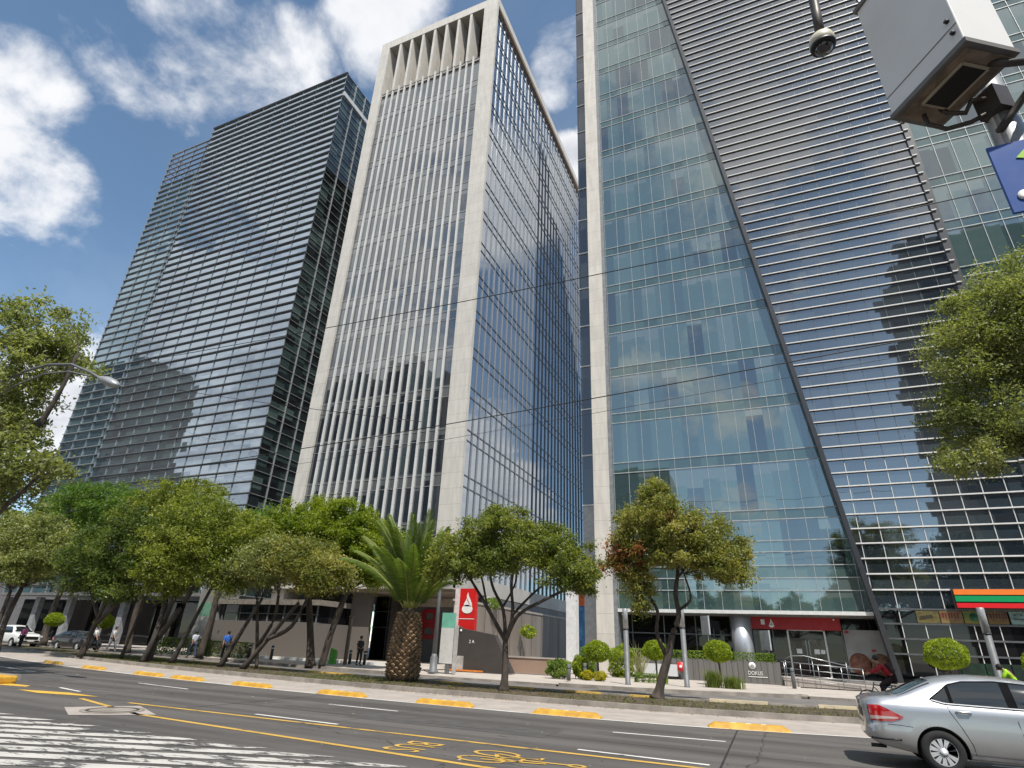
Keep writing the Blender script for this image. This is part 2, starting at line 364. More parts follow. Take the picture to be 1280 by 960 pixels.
# painted lines
def stripe(mb, a, b, wd, z=.006, n=1):
    a, b = Vector((*a, z)), Vector((*b, z)); d = (b-a).normalized(); q = Vector((-d.y, d.x, 0))*wd/2
    for i in range(n):
        p, r = a+(b-a)*i/n, a+(b-a)*(i+1)/n; mb.quad(p-q, r-q, r+q, p+q)
    return mb
ym = MB(); stripe(ym, (-15.0, 11.02), (8, 10.85), .13); stripe(ym, (-16.6, 10.86), (-12.87, 9.72), .13); stripe(ym, (-12.87, 9.72), (-4.29, 8.95), .13); stripe(ym, (-4.29, 8.95), (6, 8.2), .13)
S(ym.build('yellow_lines', YELL))
yw = MB(); yw.quad((-22.6, 11.45, .007), (-20.6, 11.75, .007), (-20.9, 12.05, .007), (-22.4, 12.1, .007)); yw.quad((-19.9, 11.15, .007), (-18.6, 10.95, .007), (-16.7, 11.4, .007), (-18.2, 11.55, .007))
S(yw.build('yellow_wedges', mat('yellow_marking', (.70, .42, .04), .6, c2=(.55, .33, .06), scale=2)))
wm = MB()
for a, b in [((-20.4, 15.15), (-17.5, 14.75)), ((-11.55, 14.35), (-9.26, 14.26)), ((-3.64, 14.2), (-1.32, 14.42)), ((-11.2, 11.4), (-8.75, 11.25)), ((-3.57, 11.42), (-1.32, 11.3)), ((-19.9, 12.3), (-18.4, 11.95)), ((-31.3, 16.5), (-27.2, 15.7)), ((3.2, 14.6), (5.6, 14.8))]: stripe(wm, a, b, .1)
S(wm.build('lane_dashes', WHIT))
we = ribbon(off(edge, -.14), off(edge, -.02), .006, -60, 8, 60); S(we.build('edge_line', WHIT))
zb = MB()
for i in range(-3, 13):
    ex, ey = -5.1-1.32*i, 8.35-.03*i
    if i > 6: ey = 8.35-.03*i+.03*(i-6)
    d = Vector((4.8, 2.0)).normalized(); L = 8.2+.9*(i % 3)
    q = Vector((-d.y, d.x))*.17
    e, s = Vector((ex, ey)), Vector((ex, ey))-d*L
    zb.quad((*(s-q), .006), (*(e-q*.6-d*.3), .006), (*e, .006), (*(e+q-d*.9), .006), (*(s+q), .006))
S(zb.build('worn_hatching', ZEBR))
pt_ = MB(); pt_.quad((-9.5, 12.4, .003), (-4.6, 12.35, .003), (-4.6, 13.6, .003), (-9.5, 13.6, .003)); pt_.quad((-30, 13.1, .003), (-22.5, 13.1, .003), (-22.5, 14.4, .003), (-30, 14.5, .003)); pt_.quad((-2.2, 5.5, .003), (2.5, 5.5, .003), (2.5, 7.9, .003), (-2.2, 7.8, .003))
S(pt_.build('road_patch', mat('patch_asphalt', (.082, .076, .072), .85, c2=(.06, .055, .052), scale=3, bump=.3, bscale=60)))
jn = MB(); stripe(jn, (-1.25, 17.6), (-1.05, 6), .035, .0045, 8); stripe(jn, (-13.5, 16.9), (-13.2, 11.2), .025, .0045, 5); stripe(jn, (-60, 12.75), (6, 12.72), .02, .0045, 4)
S(jn.build('road_joint', mat('tar_joint', (.022, .02, .019), .6)))
db_ = MB(); rg0 = random.Random(77)
for i in range(160):
    x, y, a = rg0.uniform(-26, 4), rg0.uniform(6, 16.5), rg0.random()*6.28; s_ = rg0.uniform(.015, .05)
    db_.quad((x+s_*math.cos(a), y+s_*math.sin(a), .004), (x-s_*.6*math.sin(a), y+s_*.6*math.cos(a), .012), (x-s_*math.cos(a), y-s_*math.sin(a), .006), (x+s_*.6*math.sin(a), y-s_*.6*math.cos(a), .004))
tag(db_.build('road_litter', mat('litter_pale', (.42, .36, .27), .8, c2=(.22, .15, .08), scale=1.0)), 'small pale bits of litter and dry leaves lying on the asphalt', 'litter', kind='stuff')
# BUS and bicycle markings on the lane
bt = text_obj('BUS', 1.0, 0.0, YELL, None, (-6.35, 10.40, .008), (0, -1, 0), (1, 0, 0), 'lane_lettering', sx=.62); S(bt)
bk = MB()
def ring(mb, cx, cy, rx, ry, wd, z=.008, n=20, a0=0, a1=2*math.pi):
    for i in range(n):
        t0, t1 = a0+(a1-a0)*i/n, a0+(a1-a0)*(i+1)/n
        P = lambda t, k: (cx+(rx+k)*math.cos(t), cy+(ry+k)*math.sin(t), z)
        mb.quad(P(t0, -wd/2), P(t1, -wd/2), P(t1, wd/2), P(t0, wd/2))
ring(bk, -4.55, 10.1, .38, .22, .07); ring(bk, -4.55, 9.5, .38, .22, .07)
BO=-.55
for a, b in [((-4.55, 10.1), (-4.4, 9.78)), ((-4.4, 9.78), (-3.95, 9.62)), ((-3.95, 9.62), (-4.0, 9.98)), ((-4.0, 9.98), (-4.55, 10.1)), ((-4.4, 9.78), (-4.0, 9.98)), ((-4.55, 9.5), (-3.8, 9.65)), ((-4.0, 9.98), (-3.75, 10.03)), ((-3.75, 9.95), (-3.75, 10.15)), ((-3.8, 9.65), (-3.55, 9.72)), ((-3.95, 9.8), (-3.2, 9.86))]: stripe(bk, a, b, .07, .009)
ring(bk, -3.1, 9.86, .12, .09, .07)
S(bk.build('bicycle_marking', YELL))
# manhole in its concrete square
mh = MB(); mh.quad((-15.0, 9.5, .006), (-13.6, 8.75, .006), (-12.5, 9.9, .006), (-14.2, 10.75, .006)); S(mh.build('manhole_surround', CONC))
mc = thing('manhole_cover', 'round iron manhole cover set in a pale concrete square in the road', 'manhole', (-13.75, 9.78, .01))
MB().lathe([(.0, 0), (.52, 0), (.52, .012), (.46, .012), (.45, .006), (0, .006)], (-13.75, 9.78, .01), 28).build('cover', mat('cast_iron', (.045, .038, .034), .8, .0, bump=.5, bscale=60), mc)
MB().lathe([(.53, 0), (.62, 0), (.62, .01), (.53, .01)], (-13.75, 9.78, .008), 28).build('frame', KERB, mc)
# yellow separator blocks beside the bike path
bl = MB(); L_, W_, H_ = 1.9, .36, .12
pr = [(-W_/2, 0), (-W_/2+.05, .10), (-W_/2+.1, H_), (W_/2-.1, H_), (W_/2-.05, .10), (W_/2, 0)]
vs_ = []
for sx_, ins in ((-L_/2, 1), (-L_/2+.16, 0), (L_/2-.16, 0), (L_/2, 1)):
    for y, z in pr: vs_.append((sx_, y*(.86 if ins else 1), z*(.25 if ins else 1)))
bl.add(vs_, [(j*6+i, j*6+i+1, (j+1)*6+i+1, (j+1)*6+i) for j in range(3) for i in range(5)]+[tuple(range(6)), tuple(range(18, 24))])
REFL = mat('reflector', (.75, .72, .6), .25, var=.02)
def sep(x, y, h, label):
    t = thing('lane_separator', label, 'separator', (x, y, .004), 'yellow separator blocks along the bike path')
    o = link('block', SEPM, t) if SEPM else None
    return t
SEPM = None
blk0 = bl.build('block', YELB); bevel(blk0, .015, 1); SEPM = blk0.data; bpy.data.objects.remove(blk0)
rf = MB()
for x in (-.35, 0, .35): rf.box(x-.06, x+.06, -.05, .05, H_-.004, H_+.008)
rf0 = rf.build('reflector', REFL); RFM = rf0.data; bpy.data.objects.remove(rf0)
cap = MB(); cap.add([(-L_/2-.015, y*.8, z*.25) for y, z in pr]+[(-L_/2+.05, y*.9, z*.55+.004) for y, z in pr], [(i, i+1, 7+i, 6+i) for i in range(5)]+[tuple(range(6))])
SL = ['yellow separator block at the far left end of the bike path, below the shaded trees', 'yellow separator block below the thick gnarled trunk', 'yellow separator block below the leaning pair of trunks left of the blue shirt', 'yellow separator block below the two trunks that lean right',
      'yellow separator block below the bright green dense tree', 'yellow separator block directly in front of the palm', 'yellow separator block in front of the single round tree with the dark trunk', 'yellow separator block in front of the reddish leaning tree', 'yellow separator block nearest the silver car, behind its boot']
SX = [(-33.0, -31.0), (-28.4, 0), (-23.7, 0), (-20.6, 0), (-17.2, 0), (-13.1, 0), (-9.25, 0), (-5.5, 0), (-3.7, 0)]
SX = [-33.0, -28.4, -23.7, -21.0, -17.3, -13.1, -9.25, -5.5, -1.0]
for x, lb in zip(SX, SL):
    if x > -5.6: x += 0.0
    h = math.atan2(edge(x+.5)-edge(x-.5), 1)
    t = thing('lane_separator', lb, 'separator', (x, edge(x)+.12, .005), 'yellow separator blocks along the bike path'); t.rotation_euler.z = h
    link('block', SEPM, t); link('reflector', RFM, t)
nose = thing('island_nose', 'thick yellow painted kerb nose at the end of the traffic island on the far left', 'kerb block', (-22.6, 11.9, 0))
bevel(MB().box(-23.3, -21.9, 11.6, 12.2, 0, .22).build('block', YELB, nose), .06, 3)
# grass and litter on the strip
def grass(name, n, fx, fy, h, mt, label, cat):
    rng = random.Random(5); mb = MB()
    for i in range(n):
        x = fx(rng); y = fy(rng, x); a = rng.random()*6.28; hh = h*rng.uniform(.4, 1.2); wd = .012+.012*rng.random()
        dx, dy = math.cos(a)*wd, math.sin(a)*wd; lx, ly = rng.gauss(0, .05), rng.gauss(0, .05)
        mb.add([(x-dx, y-dy, .11), (x+dx, y+dy, .11), (x+lx, y+ly, .11+hh)], [(0, 1, 2)])
    return tag(mb.build(name, mt, fixn=False), label, cat, kind='stuff')
GRASS = leafmat('grass_blades', [(.05, .075, .012), (.10, .13, .025), (.20, .20, .06)])
grass('grass', 6500, lambda r: r.choice([r.uniform(-60, -14), r.gauss(-17, 2.4), r.gauss(-35, 4), r.gauss(-3, 5)]), lambda r, x: edge(x)+r.uniform(3.55, 7.2), .075, GRASS, 'thin patchy grass growing on the planting strip between the kerbs', 'grass')
lt = MB(); rng = random.Random(8)
for i in range(2600):
    x = rng.choice([rng.uniform(-40, 6), rng.gauss(-11, 4)]); y = edge(x)+(rng.uniform(3.55, 7.2) if rng.random() < .82 else rng.gauss(3.15, .12)); a = rng.random()*6.28; s = rng.uniform(.02, .05); z = .125 if y > edge(x)+3.5 else .012
    lt.quad((x+s*math.cos(a), y+s*math.sin(a), z), (x-s*.5*math.sin(a), y+s*.5*math.cos(a), z+.012), (x-s*math.cos(a), y-s*math.sin(a), z), (x+s*.5*math.sin(a), y-s*.5*math.cos(a), z+.004))
tag(lt.build('leaf_litter', leafmat('dry_leaves', [(.16, .09, .03), (.25, .15, .06), (.12, .10, .03)]), fixn=False), 'dry brown leaves scattered on the planting strip and in the gutter', 'leaf litter', kind='stuff')
# ------------------------------------------------------------------ right tower: teal glass, white louvres
RMUL = mat('teal_mullion', (.36, .385, .385), .5, .1)
RG = facade('teal_vision_glass', (1.2, 50, 4.3), [(0, (.040, .068, .072)), (.34, (.054, .090, .088)), (.62, (.066, .106, .102)), (.90, (.03, .042, .05)), (.95, (.085, .12, .12))], tint=(.88, .96, .96), ior=2.7, wob=.013, rows=.57, blind=.18, bcol=(.095, .125, .125), off=(.37, .37, .42))
RS = facade('teal_spandrel', (1.2, 50, 4.3), [(0, (.05, .085, .082)), (.4, (.062, .10, .095)), (.75, (.042, .07, .07))], tint=(.86, .96, .95), ior=2.2, wob=.006)
RL = facade('louvre_glass', (1.2, 50, .95), [(0, (.026, .036, .046)), (.35, (.034, .046, .056)), (.7, (.016, .022, .03)), (.88, (.04, .054, .062))], tint=(1, .98, .96), ior=2.9, wob=.012)
diag = lambda z: 6.35-.1236*z
tw = thing('glass_office_tower', 'teal glass office tower with a slanting band of white louvres and a pale stone pier', 'tower', (1.5, 44, 0))
FZ = [11.1+4.3*k for k in range(20)]
def band(z0, z1, zs, name='window_band'):
    mb = MB(); x0 = -10.55
    mb.quad((x0, 44, z0), (diag(z0), 44, z0), (diag(zs), 44, zs), (x0, 44, zs)); mb.cur = 1
    mb.quad((x0, 44, zs), (diag(zs), 44, zs), (diag(z1), 44, z1), (x0, 44, z1))
    return mb.build(name, [RG, RS], tw)
band(4.42, 7.3, 6.5); band(7.3, 11.1, 10.4)
for z in FZ: band(z, z+4.3, z+3.45)
mg = MB()
hz = [5.7, 6.5, 7.3, 8.2, 8.95, 10.4, 11.1]+[z+q for z in FZ for q in (3.45, 4.3)]
for z in hz: mg.box(-10.55, diag(z), 43.95, 44.02, z-.03, z+.03)
for i in range(14):
    x = -10.5+1.2*i; zt = min(97, (6.35-x)/.1236)
    if zt > 5: mg.box(x-.014, x+.014, 43.965, 44.02, 4.42, zt)
mg.build('mullion_grid', RMUL, tw)
MB().box(-12.15, -10.85, 43.72, 45.2, .15, 97).build('stone_pier', WSTONE, tw)
MB().box(-10.85, -10.55, 43.75, 45, .15, 97).build('pier_return', mat('pier_metal', (.22, .225, .23), .5, .2), tw)
wg = MB(); wg.box(-13.6, -12.15, 45.6, 49, 12.5, 97); wg.cur = 1; wg.box(-13.6, -12.15, 45.6, 49, .15, 12.5)
wg.build('side_wing', [facade('wing_glass', (.7, 3, 4.3), [(0, (.03, .035, .045)), (.4, (.05, .056, .062)), (.7, (.10, .10, .10))], ior=1.9), mat('wing_panel', (.42, .42, .41), .6, var=.08)], tw)
for z in [8.2, 12.5]+[12.5+4.3*k for k in range(1, 20)]: MB().box(-13.62, -12.15, 45.5, 45.6, z-.06, z+.06).build('wing_transom', ALU, tw)
# louvred panel
XR = 15.1
gl = MB(); gl.quad((diag(4.5), 43.8, 4.5), (XR, 43.8, 4.5), (XR, 43.8, 97), (diag(97), 43.8, 97))
gl.build('louvre_glazing', RL, tw)
MB().quad((diag(.9), 43.8, .9), (XR+9, 43.8, .9), (XR+9, 43.8, 4.5), (diag(4.5), 43.8, 4.5)).build('store_glazing', BLACKG, tw)
LSHADE = mat('louvre_shade', (.035, .036, .04), .6)  # dark strip behind the white nose, shade of the louvre's underside put into colour
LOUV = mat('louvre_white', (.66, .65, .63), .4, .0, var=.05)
z = 5.72; nl = 0
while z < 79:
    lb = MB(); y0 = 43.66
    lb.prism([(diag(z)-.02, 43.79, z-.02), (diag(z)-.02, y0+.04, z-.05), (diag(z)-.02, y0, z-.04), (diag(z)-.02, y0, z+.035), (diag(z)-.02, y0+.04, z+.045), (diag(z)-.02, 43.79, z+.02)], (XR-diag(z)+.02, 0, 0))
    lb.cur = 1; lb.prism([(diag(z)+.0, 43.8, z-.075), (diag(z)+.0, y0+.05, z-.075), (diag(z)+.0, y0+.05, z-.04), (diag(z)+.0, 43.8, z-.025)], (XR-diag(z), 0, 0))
    lb.build('louvre', [LOUV, LSHADE], tw); z += .95; nl += 1
vm = MB()
for i in range(-12, 8):
    x = 6.9+1.2*i; zb_ = max(.95, (6.35-x)/.1236)
    if x < XR and zb_ < 80: vm.box(x-.014, x+.014, 43.78, 43.81, max(zb_, 14), 80)
for zz_ in (2.1, 2.93, 3.77, 4.6): vm.box(diag(zz_), XR+9, 43.68, 43.8, zz_-.05, zz_+.05)
vm.build('louvre_mullions', mat('mullion_mid', (.10, .105, .11), .5, .3), tw)
v2 = MB()
for i in range(-2, 14):
    x = 6.9+1.2*i; zb_ = max(.95, (6.35-x)/.1236)
    if zb_ < 13.5: v2.box(x-.02, x+.02, 43.74, 43.81, zb_, 14 if x < XR else 4.5)
v2.build('lower_mullions', ALU, tw)
et = MB(); et.prism([(diag(.6)-.28, 43.3, .6), (diag(.6)+.02, 43.3, .6), (diag(97)+.02, 43.3, 97), (diag(97)-.28, 43.3, 97)], (0, .72, 0)); et.build('slanted_edge_trim', ALUD, tw)
e2 = MB(); e2.box(XR, XR+.5, 43.6, 44.6, 4.5, 97)
e2.build('corner_reveal', ALUD, tw)
eb = MB(); z = 5.72
while z < 79: eb.box(XR+.0, XR+.32, 43.5, 43.6, z-.04, z+.04); z += .95
eb.build('louvre_bracket', LOUV, tw)
for z in FZ[1:]:
    mb = MB(); mb.quad((XR+.5, 44.4, z), (38, 44.4, z), (38, 44.4, z+3.45), (XR+.5, 44.4, z+3.45)); mb.cur = 1
    mb.quad((XR+.5, 44.4, z+3.45), (38, 44.4, z+3.45), (38, 44.4, z+4.3), (XR+.5, 44.4, z+4.3)); mb.build('window_band', [RG, RS], tw)
m2 = MB(); m2.box(XR+.5, 38, 44.3, 44.5, 4.5, 15.4)
for z in FZ[1:]:
    for q in (0, 3.45): m2.box(XR+.5, 38, 44.33, 44.42, z+q-.035, z+q+.035)
for i in range(18): m2.box(XR+.6+1.2*i, XR+.64+1.2*i, 44.35, 44.42, 15.4, 97)
m2.build('mullion_grid', RMUL, tw)
core = MB(); core.box(-10.4, 38, 46, 50, 4.6, 96.6); core.build('tower_core', ALUD, tw)
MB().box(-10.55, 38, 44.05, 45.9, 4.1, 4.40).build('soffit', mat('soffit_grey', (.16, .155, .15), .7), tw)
MB().box(-10.55, diag(4.3)-.3, 43.7, 44.03, 4.2, 4.42).build('fascia_beam', ALU, tw)
# ground floor shopfront
sf = MB(); sf.quad((-10.85, 45.5, .16), (7.5, 45.5, .16), (7.5, 45.5, 4.1), (-10.85, 45.5, 4.1)); sf.build('shopfront_glass', BLACKG, tw)
sm = MB()
for x in (-9.9, -7.6, -6.2, -5.4, -4.2, -1.4, -.4, 3.72): sm.box(x-.035, x+.035, 45.4, 45.49, .16, 3.3 if x > -5 else 4.1)
sm.box(-10.85, -1.4, 45.41, 45.49, 2.86, 2.94); sm.box(-1.6, 3.7, 45.43, 45.49, 1.55, 1.6)
sm.build('shopfront_frame', GREYM, tw)
pl_ = MB(); pl_.box(-10.85, 9, 43.0, 46, .16, .55); pl_.build('plinth', mat('plinth_stone', (.25, .235, .22), .8), tw)
dr = MB(); dr.box(.46, .56, 45.3, 45.48, .55, 3.4); dr.box(2.64, 2.74, 45.3, 45.48, .55, 3.4); dr.box(.46, 2.74, 45.3, 45.48, 3.3, 3.4)
df = dr.build('door_frame', ALU, tw)
for x0, x1 in ((.6, 1.56), (1.64, 2.6)):
    d_ = MB(); d_.box(x0, x1, 45.36, 45.42, .58, 2.85); do = d_.build('door', mat('door_glass', (.025, .012, .012), .08, var=.3), tw)
    MB().box(x0+.03 if x0 > 1 else x1-.07, x0+.07 if x0 > 1 else x1-.03, 45.3, 45.36, .8, 2.7).build('handle', STEEL, do)
    nq = MB(); nq.box(x0+.3, x0+.62, 45.345, 45.358, 1.92, 2.2)
    if x0 > 1: nq.box(x0+.68, x0+.93, 45.345, 45.358, 1.94, 2.18)
    nq.build('paper_notice', WHITEP, do)
MB().lathe([(.68, 0), (.68, 3.95)], (-2.35, 44.75, .16), 32).build('column', mat('silver_column', (.50, .51, .53), .38, .7, var=.04), tw)
# flame emblem used on both bank signs
def flame(mb, cx, cz, s, y, mir=1):
    def blob(pts): mb.prism([(cx+mir*a*s, y, cz+b*s) for a, b in pts], (0, -.02, 0))
    blob([(.5*math.cos(t)*1.0, -.32+.34*math.sin(t)) for t in np.linspace(0, 2*math.pi, 22)[:-1]])
    blob([(-.34, -.1), (-.3, .16), (-.16, .36), (-.13, .52), (-.02, .30), (.16, .02), (.2, -.12)])
    blob([(-.08, .55), (-.1, .72), (.0, 1.0), (.06, .72), (.24, .42), (.40, .10), (.42, -.12), (.22, -.12), (.18, .14), (.05, .34)])
bs = thing('bank_sign', 'long red bank fascia with a white flame emblem above the double glass doors', 'shop sign', (1, 45.2, 3.4))
MB().box(-1.72, 3.7, 45.1, 45.38, 3.34, 4.12).build('panel', DEEPR, bs)
fm = MB(); flame(fm, -.42, 3.66, .34, 45.095); fm.build('flame_emblem', WHITEP, bs)
MB().box(-1.06, -.82, 45.06, 45.09, 3.62, 3.95).build('white_square', WHITEP, bs)
MB().lathe([(.0, 0), (.06, 0), (.06, .05), (0, .05)], (3.35, 45.04, 4.0), 12, 'y').build('spotlight', WHITEP, bs)
po = thing('shop_poster', 'tall grey poster showing two round platters of food in the shop window', 'poster', (4.9, 45.4, 1.2))
MB().box(3.8, 6.1, 45.38, 45.44, .95, 3.42).build('sheet', mat('poster_grey', (.33, .33, .32), .5, c2=(.24, .235, .23), scale=.8), po)
for x, cc in ((4.45, (.20, .05, .035)), (5.6, (.11, .055, .04))):
    MB().lathe([(.0, 0), (.62, 0), (.62, .012), (0, .012)], (x, 45.365, 1.45), 28, 'y').build('platter', mat('platter_%d' % int(x*10), cc, .6, c2=(.32, .17, .10), scale=5), po)
sp_ = MB(); sp_.box(5.2, 5.45, 45.362, 45.376, 2.18, 2.3); sp_.box(3.88, 4.1, 45.362, 45.376, 3.2, 3.36); sp_.build('print', DEEPR, po)
# convenience store sign and window posters
cs = thing('store_sign', 'orange, green and red striped light box sign over the convenience store', 'shop sign', (11.6, 43.2, 4.7))
MB().box(9.72, 16.5, 43.24, 43.42, 4.63, 5.72).build('backing', mat('sign_dark', (.015, .012, .012), .5), cs)
for z0, z1, cc, nm in ((5.40, 5.70, (.80, .19, .025), 'orange_stripe'), (5.02, 5.34, (.0, .26, .085), 'green_stripe'), (4.68, 4.94, (.62, .01, .015), 'red_stripe')):
    MB().box(9.82+(5.7-z0)*.0, 16.5, 43.17, 43.24, z0, z1).build(nm, mat('sign_'+nm, cc, .4, var=.03), cs)
dm = MB(); dm.prism([(13.1, 43.16, 5.42), (13.36, 43.16, 5.42), (13.62, 43.16, 4.70), (13.36, 43.16, 4.70)], (0, -.02, 0)); dm.prism([(13.36, 43.16, 5.66), (13.62, 43.16, 5.42), (15.5, 43.16, 5.42), (15.5, 43.16, 5.66)], (0, -.02, 0)); dm.build('numeral', WHITEP, cs)
for i, (x0, x1, ca, cb, lb) in enumerate([(7.75, 8.9, (.16, .13, .04), (.06, .05, .02), 'olive yellow food poster in the store window, leftmost under the striped sign'), (8.95, 10.05, (.20, .16, .06), (.12, .03, .02), 'yellow poster with dark red lettering in the store window'), (10.1, 11.2, (.22, .16, .02), (.02, .09, .03), 'yellow poster with a green round picture in the store window'), (11.25, 12.2, (.16, .11, .02), (.07, .02, .015), 'brownish yellow poster behind the grey post top in the store window'), (12.3, 13.8, (.20, .30, .27), (.06, .10, .09), 'pale teal poster with dark print in the store window')]):
    t = thing('window_poster', lb, 'poster', ((x0+x1)/2, 43.7, 3.85), 'posters in the store windows')
    MB().box(x0, x1, 43.70, 43.73, 3.84, 4.52).build('sheet', mat('poster_%d' % i, ca, .4, c2=cb, scale=1.6, streak=(1, 1, 2.5)), t)
    pm = MB()
    if i in (1, 3): [pm.box(x0+.12+.14*k, x0+.20+.14*k, 43.685, 43.698, 4.15, 4.40) for k in range(6)]
    elif i == 2: pm.lathe([(0, 0), (.22, 0), (.22, .012), (0, .012)], (x0+.5, 43.685, 4.2), 18, 'y')
    elif i == 4: [pm.box(x0+.15, x1-.2, 43.685, 43.698, 4.1, 4.16)]+[pm.box(x0+.2+.3*k, x0+.28+.3*k, 43.685, 43.698, 4.3, 4.38) for k in range(4)]
    else: pm.prism([(x0+.1, 43.698, 4.0), (x1-.3, 43.698, 4.15), (x1-.35, 43.698, 4.32), (x0+.15, 43.698, 4.2)], (0, -.012, 0))
    pm.build('print', mat('print_%d' % i, [(.03, .025, .01), (.10, .015, .01), (.01, .08, .03), (.05, .01, .01), (.02, .03, .03)][i], .5), t)
gg = mat('green_counter', (.012, .045, .022), .3, c2=(.008, .01, .01), scale=2)
MB().box(9.2, 12.5, 43.74, 43.77, 1.0, 1.75).build('shop_interior_band', gg, tw)

# ------------------------------------------------------------------ middle tower: cream frame and fins
MG = facade('fin_glass', (.93, 50, 4.16), [(0, (.018, .024, .03)), (.35, (.03, .038, .045)), (.6, (.045, .06, .066)), (.8, (.012, .015, .02))], tint=(1, 1, 1), ior=2.6, wob=.010, rows=.60, blind=.15, bcol=(.10, .105, .105))
MS = facade('blue_side_glass', (50, 1.25, 4.16), [(0, (.012, .02, .036)), (.4, (.018, .028, .046)), (.75, (.009, .015, .028))], tint=(.95, .98, 1), ior=5.0, wob=.004, rough=.01)
mt_ = thing('stone_framed_tower', 'tall cream stone framed office tower with slender vertical fins and an open finned crown', 'tower', (-32, 41, 0))
Z0, ZG = 5.6, 69.0
MB().box(-41.15, -39.75, 41, 43.2, .15, 78.3).build('corner_pier', STONE, mt_)
MB().box(-24.75, -22.8, 41, 41.4, Z0, 78.3).build('corner_pier', STONE, mt_)
rb = MB(); rb.box(-41.15, -22.8, 41, 43.4, 78.3, 79.75); rb.box(-24.0, -22.8, 43.4, 78.5, 78.5, 79.75); rb.build('roof_beam', STONE, mt_)
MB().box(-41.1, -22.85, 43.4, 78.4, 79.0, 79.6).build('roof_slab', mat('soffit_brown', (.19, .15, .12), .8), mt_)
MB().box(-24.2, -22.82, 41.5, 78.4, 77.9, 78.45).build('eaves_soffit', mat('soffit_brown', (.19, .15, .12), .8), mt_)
for k in range(15):
    z0 = 9.74-4.16+4.16*k if k else 6.75; z0 = 6.75 if k == 0 else 9.74+4.16*(k-1); z1 = 9.74+4.16*k
    if z0 >= ZG: break
    mb = MB(); z1 = min(z1, ZG); mb.quad((-39.75, 41.28, z0), (-24.85, 41.28, z0), (-24.85, 41.28, z1), (-39.75, 41.28, z1)); mb.build('window_band', MG, mt_)
tr = MB()
for k in range(15):
    for q in (0, 1.0):
        z = 9.74+4.16*k+q
        if z < ZG: tr.box(-39.75, -24.85, 41.24, 41.29, z-.03, z+.03)
tr.build('transoms', mat('transom_grey', (.20, .205, .21), .5), mt_)
FIN = stone_mat('fin_stone', (.54, .535, .52), 4.16)
for i in range(17):
    x = -39.75+14.9*i/16; top = ZG+.35
    if i in (0, 16): continue
    MB().box(x-.095, x+.095, 41.09, 41.30, 6.75, top).build('fin', FIN, mt_)
for i in range(1, 8):
    x = -39.75+14.9*i/8
    MB().prism([(x-.17, 41.05, ZG-.2), (x-.17, 43.35, ZG-.2), (x-.17, 43.35, 78.3), (x-.17, 41.05, 78.3)], (.34, 0, 0)).build('crown_fin', STONE, mt_)
cb = MB(); cb.box(-37.6, -24, 45.8, 75, 68.5, 78.9); cb.build('plant_room', mat('plant_room_brown', (.13, .105, .09), .85), mt_)
MB().box(-39.75, -24.85, 41.3, 78, 68.6, 68.95).build('crown_floor', CONC, mt_)
MB().box(-39.7, -23.3, 41.6, 78, 5.7, 68.5).build('tower_core', ALUD, mt_)
MB().box(-41.1, -40.9, 43.2, 78, 6, 68.6).build('left_wall', STONE, mt_)
# side wall of glass
for k in range(18):
    z0 = 6.75 if k == 0 else 9.74+4.16*(k-1); z1 = min(9.74+4.16*k, 77.6)
    if z0 >= 77.6: break
    mb = MB(); mb.quad((-23.15, 41.4, z0), (-23.15, 78.4, z0), (-23.15, 78.4, z1), (-23.15, 41.4, z1)); mb.build('side_window_band', MS, mt_)
SIL = mat('silver_fin', (.24, .26, .29), .45, .3, var=.05)
for i in range(30):
    y = 41.75+1.25*i
    MB().box(-23.15, -23.03, y-.022, y+.022, 6.75, 77.6).build('side_fin', SIL, mt_)
st = MB()
for k in range(17):
    for q in (0, 1.0):
        z = 9.74+4.16*k+q
        if z < 77.5: st.box(-23.16, -23.09, 41.4, 78.4, z-.05, z+.05)
st.build('side_transoms', mat('transom_dark', (.10, .115, .13), .4, .3), mt_)
fa = MB(); fa.box(-41.15, -22.8, 40.6, 41.28, Z0-.1, 6.75); fa.box(-23.9, -22.8, 41.28, 78.4, Z0-.1, 6.75); fa.build('concrete_fascia', mat('fascia_concrete', (.47, .44, .40), .8, c2=(.40, .37, .335), scale=.6, bump=.1), mt_)
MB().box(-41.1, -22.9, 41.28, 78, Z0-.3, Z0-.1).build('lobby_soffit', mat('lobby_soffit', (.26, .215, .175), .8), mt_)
lw = MB(); lw.box(-41, -33.5, 45.0, 45.4, .15, 5.3); lw.box(-30.2, -23.0, 47.0, 47.3, .15, 5.3); lw.box(-23.0, -22.8, 47.0, 78, .15, 5.4); lw.build('lobby_wall', mat('lobby_grey', (.13, .13, .135), .7, c2=(.10, .10, .105), scale=.6), mt_)
MB().box(-33.5, -30.2, 46.0, 46.2, .15, 5.3).build('lobby_glass', BLACKG, mt_)
MB().box(-30.4, -29.7, 44.0, 44.7, .15, 5.3).build('lobby_column', DARKW, mt_)
MB().box(-22.6, -22.1, 46.2, 46.8, .15, 5.4).build('lobby_column', STONE, mt_)
lf = MB(); [lf.box(x-.04, x+.04, 45.9, 45.99, .15, 5.3) for x in (-33.4, -31.9, -30.3)]; lf.box(-33.5, -30.2, 45.9, 45.99, 2.7, 2.78); lf.box(-33.5, -30.2, 45.9, 45.99, 4.0, 4.08); lf.build('lobby_frame', GREYM, mt_)
bb = MB(); bb.box(-30.0, -23.4, 46.7, 46.99, 4.55, 5.25); bb.build('lobby_beam', mat('beam_beige', (.40, .35, .29), .7), mt_)
